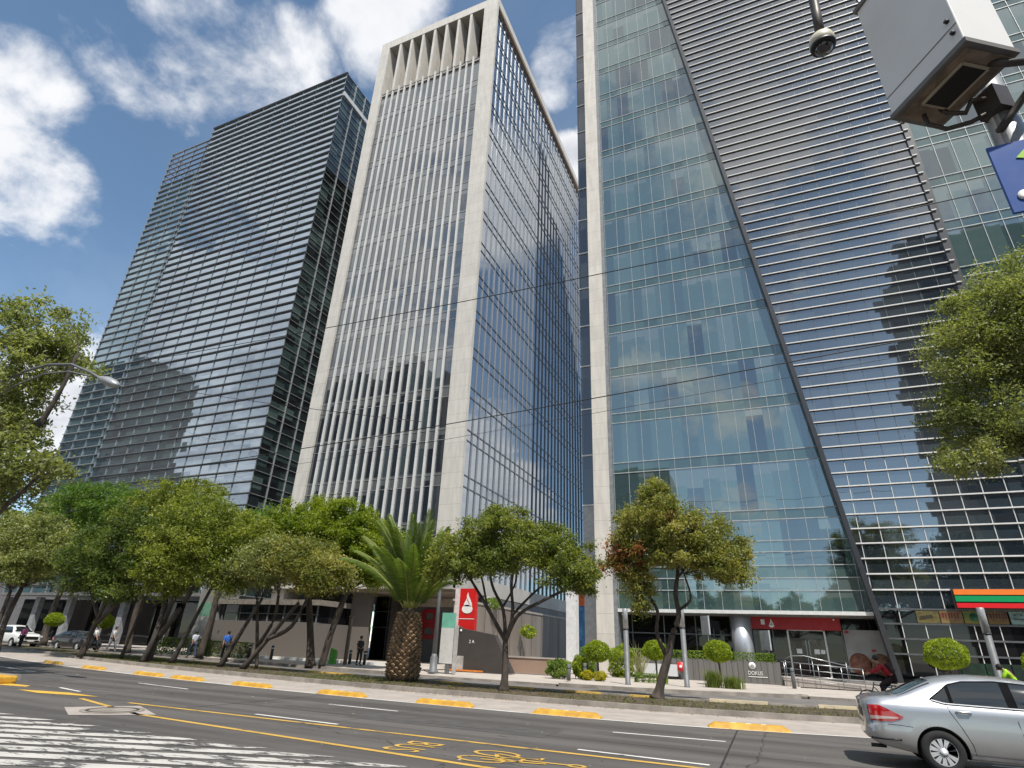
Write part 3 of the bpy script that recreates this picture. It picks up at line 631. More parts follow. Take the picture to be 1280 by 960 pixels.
# low annex on the left of the lobby
ax = thing('brown_annex', 'low brown rendered annex with a dark window strip below the stone tower', 'building', (-38.5, 38, 0))
MB().box(-43.9, -32.9, 38, 45, .15, 2.7).build('wall', BROWNW, ax)
MB().box(-43.6, -33.2, 38.4, 45, 2.7, 4.0).build('window_strip', BLACKG, ax)
aw = MB(); [aw.box(-43.6+1.7*i, -43.5+1.7*i, 38.3, 38.4, 2.7, 4.0) for i in range(7)]; aw.box(-43.9, -32.9, 38.25, 38.42, 2.64, 2.74); aw.box(-43.6, -33.2, 38.3, 38.4, 3.3, 3.36); aw.build('window_frame', GREYM, ax)
MB().box(-43.9, -32.9, 37.9, 45, 4.0, 4.4).build('roof_edge', mat('annex_edge', (.19, .165, .14), .8), ax)
MB().box(-46.6, -43.9, 38.2, 40, .15, 5.4).build('light_wall', mat('annex_pale', (.20, .195, .185), .7), ax)
MB().box(-32.9, -30.9, 41.9, 42.2, .15, 5.3).build('wall_end', BROWNW, ax)
# walls by the garage entrance
gw = thing('garage_wall', 'tall brown concrete wall of the garage beside the stone tower', 'wall', (-20.3, 50, 0))
gb = MB(); gb.box(-20.5, -20.1, 37.2, 66, .15, 4.35); gb.build('wall', mat('board_concrete', (.24, .20, .17), .85, c2=(.18, .15, .128), scale=.5, bump=.3, streak=(1, 1.5, .25)), gw)
MB().box(-20.55, -20.05, 37.1, 66, 4.35, 4.5).build('coping', CONC, gw)
gj = MB(); [gj.box(-20.095, -20.08, 39+2.4*i, 39.03+2.4*i, .2, 4.3) for i in range(11)]; gj.build('joint', DARKW, gw)
lw_ = thing('low_wall', 'low reddish brown wall at the back of the driveway right of the dark sign wall', 'wall', (-14, 36.5, 0))
MB().box(-17.6, -12.3, 36.4, 36.8, .15, 1.0).build('wall', mat('red_render', (.30, .20, .15), .85, c2=(.24, .165, .125), scale=.8), lw_)
MB().box(-17.6, -12.25, 36.35, 36.85, 1.0, 1.08).build('coping', CONC, lw_)
dw = thing('dark_sign_wall', 'dark stone wall with a slanted end and small white numerals by the driveway', 'wall', (-17, 34.5, 0))
d1 = MB(); d1.prism([(-18.55, 34.5, .15), (-14.78, 34.5, .15), (-16.05, 34.5, 2.22), (-18.55, 34.5, 2.58)], (0, .5, 0)); d1.build('wall', DARKW, dw)
MB().box(-18.95, -18.56, 34.38, 35.05, .15, 2.66).build('end_post', mat('wall_post', (.12, .105, .095), .6), dw)
text_obj('2 A', .26, .006, WHITEP, dw, (-17.75, 34.485, 1.72), (1, 0, 0), (0, 0, 1), 'numerals')
MB().lathe([(0, 0), (.07, 0), (.07, .03), (0, .03)], (-18.35, 34.46, 2.42), 12, 'y').build('lamp', WHITEP, dw)
MB().box(-18.5, -18.05, 34.36, 34.49, .17, .98).build('meter_box', mat('meter_grey', (.38, .36, .34), .6), dw)
MB().box(-19.1, -16.6, 34.2, 34.34, .15, .24).build('orange_kerb', mat('orange_kerb', (.62, .20, .03), .7), dw)
wc = thing('white_column', 'slim white concrete column standing between the two right towers', 'column', (-13.0, 41, 0))
MB().box(-13.45, -12.75, 40.6, 41.3, .15, 5.6).build('shaft', mat('white_concrete', (.62, .61, .60), .7, var=.06), wc); MB().box(-13.5, -12.7, 40.55, 41.35, 5.6, 5.75).build('cap', CONC, wc)
bb_ = thing('billboard', 'narrow blue and orange advertising panel glimpsed behind the stone pier', 'billboard', (-12.4, 50, 0))
MB().box(-15.5, -12.6, 50, 50.2, .3, 5.0).build('blue_sheet', mat('ad_blue', (.02, .09, .24), .5, c2=(.05, .25, .5), scale=1.5), bb_); MB().box(-15.5, -12.6, 49.95, 50.2, 5.0, 6.0).build('orange_sheet', mat('ad_orange', (.6, .11, .02), .5), bb_)

# ------------------------------------------------------------------ left tower: dark louvred glass with a recessed wing
LG = facade('left_glass', (3.0, 50, 1.333), [(0, (.025, .045, .055)), (.3, (.04, .07, .078)), (.55, (.015, .02, .03)), (.75, (.06, .10, .105))], tint=(.82, .92, 1), ior=6.0, wob=.014)
LW = facade('wing_teal', (3.0, 50, 1.333), [(0, (.03, .055, .065)), (.3, (.05, .085, .09)), (.6, (.018, .025, .035)), (.8, (.07, .11, .115))], tint=(.72, .9, 1), ior=5.0, wob=.02)
LSD = facade('left_side_glass', (50, 2.4, 1.333), [(0, (.012, .018, .02)), (.4, (.03, .05, .05)), (.7, (.006, .007, .009)), (.88, (.06, .09, .085))], ior=1.7, wob=.02)
lt_ = thing('dark_louvred_tower', 'dark blue glass tower ruled with thin horizontal louvres and a recessed side wing', 'tower', (-74, 46, 0))
for k in range(20):
    z0, z1 = 5.5+4*k, 5.5+4*(k+1); mb = MB(); mb.quad((-82.6, 46, z0), (-52.5, 46, z0), (-52.5, 46, z1), (-82.6, 46, z1)); mb.build('window_band', LG, lt_)
    if z1 < 78: mb = MB(); mb.quad((-95.4, 47.6, z0), (-82.6, 47.6, z0), (-82.6, 47.6, z1), (-95.4, 47.6, z1)); mb.build('wing_window_band', LW, lt_)
    mb = MB(); mb.quad((-52.5, 46, z0), (-52.5, 76, z0), (-52.5, 76, z1), (-52.5, 46, z1)); mb.build('side_window_band', LSD, lt_)
LVD = mat('louvre_grey', (.16, .165, .175), .4, .4, var=.08)
for k in range(61):
    z = 5.5+1.3333*k
    lb = MB(); lb.box(-82.55, -52.3, 45.74, 45.98, z-.045, z+.045); lb.build('louvre', LVD, lt_)
wt = MB()
for k in range(61):
    z = 5.5+1.3333*k; wt.box(-95.6, -83.0, 47.35, 47.62, z-.05, z+.05)
wt.build('wing_transoms', mat('wing_transom', (.30, .32, .33), .4, .4), lt_)
vv = MB()
for i in range(11): vv.box(-82.5+3*i-.03, -82.5+3*i+.03, 45.9, 46.02, 5.5, 85.5)
for i in range(5): vv.box(-95.4+3.1*i-.04, -95.4+3.1*i+.04, 47.45, 47.62, 5.5, 85.4)
vv.build('mullions', mat('wing_transom', (.30, .32, .33), .4, .4), lt_)
sv = MB()
for i in range(1, 12): sv.box(-52.52, -52.32, 46+2.4*i-.05, 46+2.4*i+.05, 5.5, 85.5)
for k in range(61): sv.box(-52.52, -52.4, 46, 76, 5.5+1.3333*k-.03, 5.5+1.3333*k+.03)
sv.build('side_mullions', mat('side_mullion', (.36, .38, .38), .4, .4), lt_)
MB().box(-52.55, -52.2, 46, 76, 80.5, 81.3).build('side_cornice', mat('cornice_grey', (.5, .5, .5), .6), lt_)
MB().box(-82.65, -52.3, 45.72, 46.02, 85.5, 85.62).build('roof_edge', ALUD, lt_)
lat = MB()
for y in (47.6, 51.5, 56):
    for i in range(5): lat.box(-95.4+3.1*i-.06, -95.4+3.1*i+.06, y-.06, y+.06, 77.5, 85.4)
    for k in range(7): lat.box(-95.4, -83, y-.06, y+.06, 77.5+1.333*k-.06, 77.5+1.333*k+.06)
for i in (0, 4):
    for k in range(7): lat.box(-95.4+3.1*i-.06, -95.4+3.1*i+.06, 47.6, 56, 77.5+1.333*k-.06, 77.5+1.333*k+.06)
lat.build('roof_lattice', mat('lattice_grey', (.15, .155, .165), .5, .3), lt_)
lc = MB(); lc.box(-82.2, -52.9, 47, 76, 5.6, 85); lc.box(-95.2, -82.2, 48, 76, 5.6, 77.4); lc.build('tower_core', ALUD, lt_)
MB().box(-95.5, -52.2, 45.6, 47.4, 5.2, 5.5).build('canopy_beam', mat('canopy_white', (.15, .15, .155), .6), lt_)
MB().box(-95.5, -52.2, 45.5, 46.4, 6.4, 6.52).build('canopy_beam', mat('canopy_white', (.15, .15, .155), .6), lt_)
MB().box(-95.5, -52.5, 50.5, 50.7, .15, 5.05).build('ground_floor_glass', BLACKG, lt_)
for x in (-92, -85.4, -79, -72.5, -69, -62, -55.5): MB().box(x-.45, x+.45, 46.6, 47.2, .15, 5.05).build('column', mat('column_grey', (.24, .25, .27), .6), lt_)
# buildings across the avenue, behind the camera, that the glass fronts mirror
OB = facade('office_windows', (1.6, 1.6, 3.4), [(0, (.03, .035, .04)), (.4, (.05, .055, .06)), (.7, (.09, .085, .08))], ior=1.5, wob=.01)
OC = stone_mat('office_stone', (.10, .088, .08), 3.4)
def across(label, x0, x1, y0, y1, h, steps=()):
    t = thing('office_block', label, 'building', ((x0+x1)/2, y1, 0))
    MB().box(x0, x1, y0, y1, .14, h).build('wall', OC, t)
    for s0, s1, hh in steps: MB().box(s0, s1, y0+2, y1-2, h, h+hh).build('roof_storey', OC, t)
    k = 0; z = 4.5
    while z < h-2.5 and k < 40:
        wb = MB(); wb.box(x0+.8, x1-.8, y1-.2, y1+.06, z, z+1.9); wb.build('window_band', OB, t); z += 3.4; k += 1
across('brown stone office block across the avenue, mirrored in the finned tower', -122, -73, -64, -36, 68, [(-112, -100, 5), (-94, -84, 7)])
across('tallest brown office block across the avenue, mirrored in the dark louvred tower', -300, -232, -70, -38, 108)
across('dark office block across the avenue, mirrored at the right of the louvred glass', 34, 62, -58, -31, 82)
across('narrow grey block across the avenue, mirrored low in the teal glass', -33, -18, -60, -40, 40)
fb = thing('distant_block', 'plain grey building at the far left end of the street behind the trees', 'building', (-150, 60, 0))
MB().box(-190, -118, 55, 90, .1, 17).build('wall', mat('far_grey', (.17, .17, .18), .8), fb); f2 = MB(); [f2.box(-189, -119, 54.9, 55.0, 3+3.4*k, 4.9+3.4*k) for k in range(4)]; f2.build('window_bands', OB, fb)
# ------------------------------------------------------------------ vegetation
def leaves(name, cen, per, spread, size, mt, parent, seed, upb=.35, asp=.42, flat=.75):
    """a crown of separate leaf faces scattered round the clump centres"""
    g = np.random.default_rng(seed); cen = np.asarray(cen, float); k = len(cen)
    n = k*per; c = np.repeat(cen, per, 0)+g.normal(size=(n, 3))*np.repeat(g.uniform(.55, 1.25, (k, 1))*spread, per, 0)*np.array([1, 1, flat])
    nr = g.normal(size=(n, 3))*.75+np.array([0, 0, upb*2]); nr /= np.linalg.norm(nr, axis=1)[:, None]
    a = np.cross(nr, g.normal(size=(n, 3))); a /= np.linalg.norm(a, axis=1)[:, None]; b = np.cross(nr, a)
    s = (size*g.uniform(.6, 1.3, n))[:, None]
    droop = np.array([0, 0, -.12])*s
    v = np.stack([c+a*s*.5+droop, c+b*s*.5*asp, c-a*s*.5+droop, c-b*s*.5*asp], 1).reshape(-1, 3)-np.array(WP[parent.name])
    me = bpy.data.meshes.new(name); me.vertices.add(n*4); me.vertices.foreach_set('co', v.ravel().astype(np.float32))
    me.loops.add(n*4); me.loops.foreach_set('vertex_index', np.arange(n*4, dtype=np.int32))
    me.polygons.add(n); me.polygons.foreach_set('loop_start', np.arange(0, n*4, 4, dtype=np.int32))
    me.update(calc_edges=True); me.validate(); me.materials.append(mt); return link(name, me, parent)
BARK = mat('bark', (.085, .065, .052), .9, c2=(.035, .028, .023), scale=5, bump=.9, bscale=22, streak=(1, 1, .35))
BARKP = mat('pale_bark', (.075, .063, .053), .9, c2=(.035, .029, .025), scale=4, bump=.8, bscale=20, streak=(1, 1, .35))
def bez(p0, p1, bow, rng, n=6):
    p0, p1 = Vector(p0), Vector(p1); L = (p1-p0).length; q = [(rng.uniform(-1, 1)*bow*L, rng.uniform(-1, 1)*bow*L, rng.uniform(-.4, 1)*bow*L) for _ in range(2)]
    a, b = p0.lerp(p1, .33)+Vector(q[0]), p0.lerp(p1, .67)+Vector(q[1]); out = []
    for i in range(n+1):
        t = i/n; s = 1-t; out.append(p0*s**3+a*3*s*s*t+b*3*s*t*t+p1*t**3)
    return out
def tree(name, label, base, trunk, limbs, lobes, mt, clumps, per, size, spread=.3, seed=1, group=None, bark=None, twig=.5, r0=.15, flare=1.45, auto=True):
    rng = random.Random(seed); g = np.random.default_rng(seed)
    t = thing(name, label, 'tree', base, group); tb = MB()
    def stem(pts, ra, rb):
        pts = [Vector(p) for p in pts]; k = len(pts)
        P = []                                           # smooth the polyline
        for i in range(k-1):
            a = pts[max(i-1, 0)]; b = pts[i]; c = pts[i+1]; d = pts[min(i+2, k-1)]
            for j in range(5):
                u = j/5; P.append(.5*((2*b)+(c-a)*u+(2*a-5*b+4*c-d)*u*u+(3*b-a-3*c+d)*u**3))
        P.append(pts[-1]); m_ = len(P); rr = [(ra+(rb-ra)*i/(m_-1))*(1+.07*rng.uniform(-1, 1)) for i in range(m_)]
        if ra == r0:
            for i, fk in enumerate((flare, 1+(flare-1)*.45, 1+(flare-1)*.15)):
                if i < m_: rr[i] *= fk
        tb.tube(P, rr, 9); return P
    ends = []
    for i, pts in enumerate(trunk): P = stem(pts, r0 if i == 0 else r0*.8, r0*.62); ends.append(P[-1])
    tips = list(ends)
    for pts, ra in limbs: P = stem(pts, ra, ra*.5); tips.append(P[-1]); tips.append(P[len(P)//2])
    vol = np.array([(l[3]*l[4]*l[5])**.62 for l in lobes]); cnt = np.maximum(3, (vol/vol.sum()*clumps)).astype(int)
    cen = []
    for l, kk in zip(lobes, cnt):
        c0 = Vector(l[:3])
        if auto:
            st_ = min(tips, key=lambda q: (q-c0).length); end = st_.lerp(c0, .92); tb.tube(bez(st_, end, .10, rng), [r0*.34*(1-.6*i/6) for i in range(7)], 6)
        u = g.normal(size=(kk, 3)); u /= np.linalg.norm(u, axis=1)[:, None]; r = g.uniform(.12, 1, kk)**.45; r = np.where(g.random(kk) < .14, r*g.uniform(1.08, 1.32, kk), r)
        u = u*r[:, None]; u[:, 2] = np.where(u[:, 2] < 0, u[:, 2]*.72, u[:, 2])
        pts = np.array(l[:3])+u*np.array(l[3:6]); cen.append(pts)
        for q in pts:
            if rng.random() < twig*.5:
                tb.tube(bez(c0 if rng.random() < .6 or not tips else min(tips, key=lambda w_: (w_-Vector(q)).length), q, .12, rng, 4), [r0*.13, r0*.11, r0*.09, r0*.06, r0*.04], 4, cap=False)
    tb.build('trunk', bark or BARK, t)
    leaves('crown', np.concatenate(cen), int(per*2.05), spread*.80, size*.93, mt, t, seed)
    return t
OLIVE = leafmat('ash_leaves', [(.035, .05, .014), (.075, .095, .026), (.14, .15, .045), (.22, .21, .075)])
OLIVER = leafmat('ash_leaves_reddish', [(0.076, 0.095, 0.027), (0.161, 0.179, 0.049), (0.283, 0.265, 0.079), (0.454, 0.378, 0.133)], patch=((.28, .12, .05), .70))
DARKL = leafmat('dark_leaves', [(0.031, 0.052, 0.016), (0.061, 0.096, 0.024), (0.131, 0.174, 0.042), (0.260, 0.278, 0.061)])
YGRN = leafmat('yellow_green_leaves', [(0.062, 0.090, 0.016), (0.134, 0.168, 0.031), (0.235, 0.263, 0.050), (0.347, 0.336, 0.067)])
MIDG = leafmat('mid_green_leaves', [(0.037, 0.081, 0.018), (0.075, 0.141, 0.026), (0.141, 0.223, 0.037), (0.238, 0.297, 0.067)])
BRIGHT = leafmat('ficus_leaves', [(0.063, 0.098, 0.009), (0.132, 0.184, 0.016), (0.230, 0.276, 0.025), (0.322, 0.345, 0.046)])
DUSTY = leafmat('dusty_leaves', [(0.075, 0.095, 0.033), (0.156, 0.178, 0.063), (0.267, 0.283, 0.111), (0.402, 0.394, 0.194)])
# the single round tree in the middle
X, Y = -9.73, 22.0
tree('street_tree', 'round crowned street tree with a dark forked trunk in front of the brown garage wall', (X, Y, .11),
     [[(X, Y, .1), (X+.02, Y, .8), (X-.02, Y, 1.85)]],
     [([(X-.02, Y, 1.8), (X-.75, Y-.1, 2.9), (X-1.6, Y+.1, 3.9), (X-2.1, Y, 4.6)], .085), ([(X-.02, Y, 1.75), (X-.25, Y+.2, 2.9), (X-.85, Y+.3, 3.9), (X-1.1, Y+.2, 5.2)], .08), ([(X, Y, 1.8), (X+.25, Y, 2.8), (X+.2, Y-.1, 4.0), (X+.6, Y-.3, 5.3)], .085),
      ([(X, Y, 1.8), (X+.55, Y-.2, 2.7), (X+1.5, Y-.1, 3.25), (X+2.5, Y, 3.7), (X+3.3, Y+.1, 3.95)], .08), ([(X+.2, Y, 2.7), (X+.9, Y+.3, 3.5), (X+1.9, Y+.4, 4.3)], .06), ([(X-.3, Y+.2, 3), (X+.05, Y+.7, 4.1), (X-.1, Y+.9, 5.3)], .05), ([(X-.9, Y, 3.1), (X-1.0, Y-.5, 4.2), (X-1.5, Y-.8, 5.0)], .05)],
     [(X-2.0, Y, 4.95, 1.5, 1.7, 1.05), (X-.3, Y+.1, 5.85, 1.8, 1.9, 1.05), (X+1.3, Y, 5.25, 1.7, 1.8, 1.1), (X+2.7, Y, 4.35, 1.15, 1.3, .85), (X-2.9, Y, 4.5, .75, 1.1, .7), (X+.4, Y-.6, 4.7, 1.3, 1.2, .7), (X-1.2, Y-.8, 4.6, 1.2, 1.0, .65), (X-.7, Y+.2, 6.6, .7, .8, .45), (X+3.3, Y, 3.8, .55, .7, .5)],
     leafmat('round_tree_leaves', [(0.041, 0.060, 0.018), (0.092, 0.125, 0.032), (0.200, 0.225, 0.049), (0.367, 0.350, 0.083)]), 360, 80, .145, .24, 11, r0=.16, auto=False, twig=1.0)
X, Y = -4.25, 23.7
lt3 = tree('street_tree', 'leaning street tree with a patch of reddish leaves before the teal glass', (X, Y, .11),
     [[(X-.12, Y, .1), (X+.05, Y, .7), (X+.35, Y, 1.5), (X+.55, Y, 2.25)]],
     [([(X+.3, Y, 1.5), (X-.02, Y+.1, 2.3), (X+.05, Y+.1, 3.1), (X-.35, Y, 3.9), (X-.3, Y, 4.8)], .085), ([(X+.55, Y, 2.2), (X+.85, Y, 2.9), (X+.8, Y, 3.7), (X+.95, Y+.1, 4.7), (X+.8, Y, 5.8)], .11), ([(X+.85, Y, 3.1), (X+1.3, Y-.1, 3.4), (X+1.35, Y-.1, 3.75), (X+1.2, Y-.2, 4.4)], .06), ([(X+.95, Y, 4.3), (X+1.7, Y, 5.1), (X+2.4, Y, 5.5)], .05)],
     [(X+.15, Y, 6.7, 1.25, 1.4, 1.1), (X+.2, Y, 7.55, .7, .8, .6), (X+1.6, Y, 6.1, 1.3, 1.5, 1.1), (X+2.65, Y, 5.1, 1.0, 1.2, .95), (X+3.0, Y-.1, 4.4, .55, .7, .55), (X-.55, Y, 5.7, 1.0, 1.2, .95), (X-1.0, Y, 4.9, .75, .9, .75), (X-.6, Y, 4.1, .62, .7, .7), (X-.45, Y, 3.3, .3, .4, .45), (X+1.5, Y-.4, 5.0, 1.2, 1.0, .65), (X+2.4, Y-.3, 4.45, .8, .8, .5), (X+.5, Y-.5, 5.2, .9, .8, .7)],
     OLIVER, 360, 78, .14, .22, 12, r0=.19, auto=False, twig=.9, flare=1.7)
REDL = leafmat('reddish_leaves', [(.16, .06, .03), (.30, .12, .06), (.42, .20, .10)])
gr = np.random.default_rng(3); leaves('reddish_leaves', np.array([X-1.0, Y-.55, 5.05])+gr.normal(size=(16, 3))*np.array([.38, .3, .42]), 60, .20, .17, REDL, lt3, 77)
# row of trees on the strip, left of the palm
def row(label, base, top, lobes, mt, clumps, per, size, seed, r0=.16, spread=.32, extra=(), bark=None, lean=None):
    b, tp = Vector(base), Vector(top); mid = lean or b.lerp(tp, .5)
    return tree('street_tree', label, base, [[b, Vector(mid), tp]]+[[Vector(q) for q in e] for e in extra], [], lobes, mt, clumps, per, size, spread, seed, 'street trees on the planting strip', r0=r0, bark=bark)
Y = 24.0
row('dark crowned street tree with three spreading stems between the two far left clipped balls', (-37.9, Y, .11), (-37.0, Y, 3.9), [(-37.6, Y, 6.0, 3.0, 2.5, 2.3), (-35.3, Y, 5.4, 2.2, 2.1, 1.8), (-39.8, Y, 5.3, 2.1, 2, 1.5), (-36.6, Y-.2, 7.4, 1.8, 1.8, 1.3), (-37.4, Y-.6, 4.3, 1.9, 1.2, .8), (-39.6, Y-.3, 4.2, 1.4, 1.2, .8), (-35.4, Y-.5, 3.7, 1.5, 1.1, .6)], DARKL, 330, 46, .21, 21, extra=[((-37.3, Y, 2), (-35.6, Y, 3.6), (-34.9, Y, 4.8)), ((-37.3, Y, 2.2), (-38.6, Y, 3.5), (-39.6, Y, 4.6))])
row('thin slanting street tree whose trunk leans left beside the thick gnarled trunk', (-35.2, Y+.6, .11), (-34.4, Y+.6, 4.2), [(-34.3, Y+.6, 6.1, 1.7, 1.7, 1.6)], DARKL, 110, 44, .2, 22, r0=.09)
row('old street tree with a thick gnarled trunk and yellow green top', (-31.9, Y-.2, .11), (-31.0, Y-.2, 3.7), [(-30.6, Y, 6.0, 2.4, 2.3, 1.9), (-32.8, Y, 6.3, 2.1, 2, 1.8), (-31.3, Y-.3, 8.0, 2.2, 2.0, 1.2), (-28.9, Y, 7.1, 1.5, 1.6, 1.3), (-32.6, Y-.3, 4.7, 1.6, 1.4, .9), (-30.2, Y-.5, 4.6, 1.5, 1.2, .8), (-31.6, Y-.5, 3.9, 1.5, 1.0, .6)], YGRN, 330, 46, .2, 23, r0=.2, extra=[((-31.6, Y-.2, 1.4), (-31.9, Y, 3), (-32.6, Y, 4.6)), ((-31.5, Y-.2, 1.3), (-30.4, Y-.2, 2.8), (-29.4, Y-.1, 4.9)), ((-31.8, Y-.5, .1), (-31.4, Y-.5, 1.4), (-31.5, Y-.3, 3.2))], bark=BARKP)
row('street tree with one bare leaning trunk just left of the green topped panel', (-30.2, Y, .11), (-28.6, Y, 3.9), [(-28.3, Y, 6.1, 2.0, 2, 1.6), (-26.9, Y, 5.4, 1.7, 1.8, 1.3), (-28.9, Y-.2, 7.7, 1.7, 1.6, 1.0), (-26.4, Y, 6.7, 1.3, 1.4, 1.0), (-27.9, Y-.4, 4.6, 1.4, 1.2, .8), (-26.9, Y-.3, 4.0, 1.2, 1.0, .6)], YGRN, 260, 46, .19, 24, r0=.13, bark=BARKP)
row('small olive crowned street tree leaning right beside the person in blue', (-26.5, Y-.1, .11), (-24.7, Y, 3.4), [(-24.7, Y, 4.9, 1.7, 1.7, 1.2), (-26.0, Y, 4.6, 1.2, 1.3, .9), (-24.1, Y-.2, 5.7, 1.2, 1.2, .8)], DUSTY, 190, 50, .17, 25, r0=.12, extra=[((-24.6, Y+.5, .1), (-24.9, Y+.4, 1.6), (-25.3, Y+.3, 3.3)), ((-24.7, Y+.4, 1.2), (-24.0, Y+.4, 2.4), (-23.9, Y+.3, 3.6))])
row('street tree with the longest leaning trunk and an olive brown crown left of the palm', (-24.6, Y-.4, .11), (-21.9, Y-.3, 3.2), [(-21.6, Y-.3, 5.0, 1.6, 1.7, 1.3), (-20.2, Y-.3, 4.5, 1.3, 1.4, 1.0), (-22.6, Y-.3, 5.4, 1.3, 1.4, 1.0), (-20.9, Y-.5, 4.0, .9, .9, .6)], OLIVER, 240, 52, .17, 26, r0=.13, extra=[((-23.4, Y-.4, 1.5), (-22.1, Y-.3, 2.1), (-21.3, Y-.3, 3.6))])
tree('dense_tree', 'dense bright green round topped tree with a double trunk behind the olive street trees', (-25.2, 29.5, .11),
     [[(-25.5, 29.5, .1), (-25.9, 29.5, 1.8), (-26.6, 29.5, 4.2)], [(-24.7, 29.5, .1), (-24.3, 29.4, 1.9), (-23.6, 29.4, 4.3)]], [],
     [(-28.0, 29.5, 8.0, 2.6, 2.6, 1.9), (-25.0, 29.5, 8.0, 2.6, 2.7, 2.0), (-22.6, 29.5, 6.9, 2.3, 2.4, 1.8), (-30.3, 29.6, 7.4, 1.7, 2, 1.5), (-21.3, 29.4, 5.4, 1.7, 1.7, 1.2), (-25.5, 28.6, 6.2, 2.6, 1.8, 1.3), (-28.9, 28.8, 6.3, 2.0, 1.6, 1.2)], BRIGHT, 760, 84, .19, .28, 31, r0=.26)
tree('feathery_tree', 'tall dark green feathery tree rising behind the far left street trees', (-62, 35.5, .11), [[(-62, 35.5, .1), (-62.2, 35.5, 3), (-61.5, 35.5, 7.5)]], [],
     [(-64.5, 35.5, 12.3, 4.0, 3.5, 1.7), (-60.0, 35.5, 13.4, 4.4, 3.6, 1.6), (-56.4, 35.5, 11.8, 3.6, 3.2, 1.6), (-67.5, 35.5, 10.4, 3, 3, 1.6), (-61, 34.8, 10.2, 4.4, 3, 1.7), (-54.2, 35.4, 10.0, 2.6, 2.6, 1.4)], MIDG, 520, 46, .27, .42, 32, r0=.3)
tree('yellowish_tree', 'yellow leaved tree standing behind the gnarled trunk before the dark louvred tower', (-44.6, 31.5, .11), [[(-44.6, 31.5, .1), (-44.9, 31.5, 3), (-44.4, 31.5, 7)]], [],
     [(-45.4, 31.5, 11.2, 2.7, 2.5, 1.6), (-42.2, 31.5, 11.8, 2.4, 2.3, 1.5), (-47.8, 31.5, 10.0, 2.2, 2.2, 1.5), (-40.2, 31.5, 10.4, 2.1, 2.1, 1.5), (-43.6, 31, 9.3, 3.2, 2.2, 1.4)], YGRN, 330, 44, .24, .36, 33, r0=.22)
tree('shade_tree', 'mid green tree filling the gap between the yellow tree and the bright green tree', (-36.5, 31, .11), [[(-36.5, 31, .1), (-36.2, 31, 3), (-36.4, 31, 5.5)]], [],
     [(-37.2, 31, 8.3, 2.4, 2.3, 1.7), (-34.4, 31, 8.6, 2.2, 2.2, 1.6), (-39.2, 31, 7.2, 1.9, 2, 1.4), (-33.0, 31, 7.0, 1.7, 1.8, 1.3)], MIDG, 300, 46, .21, .34, 34, r0=.2)
tree('street_tree', 'low olive street tree hanging over the parked white car at the left edge', (-47.5, 24.5, .11), [[(-47.5, 24.5, .1), (-47.6, 24.5, 2), (-47.2, 24.5, 4)]], [],
     [(-48.2, 24.5, 7.3, 2.9, 2.5, 1.9), (-45.4, 24.5, 6.1, 2.0, 2, 1.6), (-50.8, 24.5, 6.0, 2.6, 2.4, 1.9), (-47, 24, 5.2, 2.0, 1.6, 1.1), (-53, 24.5, 8.0, 2.6, 2.4, 1.8)], DUSTY, 420, 44, .24, .36, 35, r0=.2)
tree('shade_tree', 'dark tree deep in the shade at the far left behind the parked cars', (-75, 38, .11), [[(-75, 38, .1), (-75, 38, 3), (-75, 38, 5)]], [], [(-76, 38, 8, 4, 3, 3), (-71, 38, 7.5, 3.5, 3, 2.6), (-82, 38, 8.5, 4.5, 3, 3)], DARKL, 260, 44, .32, .5, 36, r0=.25)
# the big tree whose crown comes in from the left edge, on the island
tree('broadleaf_tree', 'large broadleaf tree on the traffic island reaching in from the left edge above the lamp', (-26.5, 12, .11), [[(-27.5, 12, .1), (-27.4, 12, 3), (-27.2, 12, 6)]],
     [([(-27.2, 12, 5.6), (-26.4, 12, 8), (-25.6, 12, 10.2), (-25.4, 12, 12)], .13), ([(-27.2, 12, 4.6), (-26.2, 12, 5.6), (-24.6, 12, 6.8)], .1), ([(-27.2, 12, 6), (-28.6, 12, 9), (-29.5, 12, 12.5)], .13)],
     [(-28.6, 12, 13.4, 2.0, 2.2, 1.7), (-27.2, 12, 12.0, 1.3, 1.8, 1.3), (-27.8, 12, 10.6, 1.1, 1.6, .7), (-27.6, 11.8, 9.2, .75, 1.3, .5), (-25.6, 12, 7.0, 1.3, 1.4, .65), (-24.5, 12, 7.1, .7, .9, .4), (-26.9, 12, 6.4, 1.4, 1.4, .8), (-26.2, 12, 8.1, .9, 1.2, .55), (-31, 12, 10, 2.4, 2.4, 2.5)], DUSTY, 330, 40, .22, .30, 41, r0=.2, auto=False, twig=.9)
# right hand tree, trunk outside the picture
X, Y = 8.9, 21.5
tree('street_tree', 'large dusty green street tree at the right edge above the striped store sign', (X, Y, .11), [[(X, Y, .1), (X-.1, Y, 3), (X-.4, Y, 6.5)]],
     [([(X-.4, Y, 6), (X-1.5, Y, 8), (X-2.6, Y, 9)], .14), ([(X-.4, Y, 6.4), (X-.6, Y, 9), (X-.4, Y, 12)], .14), ([(X-.3, Y, 5), (X+1.5, Y, 7), (X+3, Y, 9)], .14)],
     [(X-1.2, Y, 11.8, 1.9, 2.0, 1.4), (X-.1, Y, 13.0, 1.9, 2.0, 1.4), (X-2.1, Y, 10.2, 1.1, 1.5, 1.0), (X-2.7, Y, 9.1, .75, 1.1, .55), (X-1.4, Y, 8.6, 1.6, 1.7, 1.2), (X-2.4, Y, 7.5, 1.2, 1.4, .6), (X+.6, Y, 10.8, 2.2, 2.2, 2.0), (X-.2, Y, 7.9, 1.3, 1.5, .8), (X+2.2, Y, 12.6, 2.2, 2.2, 1.9), (X+2.4, Y, 8.8, 2, 2, 1.5), (X-.9, Y-.3, 11, 1.3, 1.1, 1)], DUSTY, 640, 80, .125, .27, 42, r0=.22, auto=False, twig=1.0, bark=BARKP)
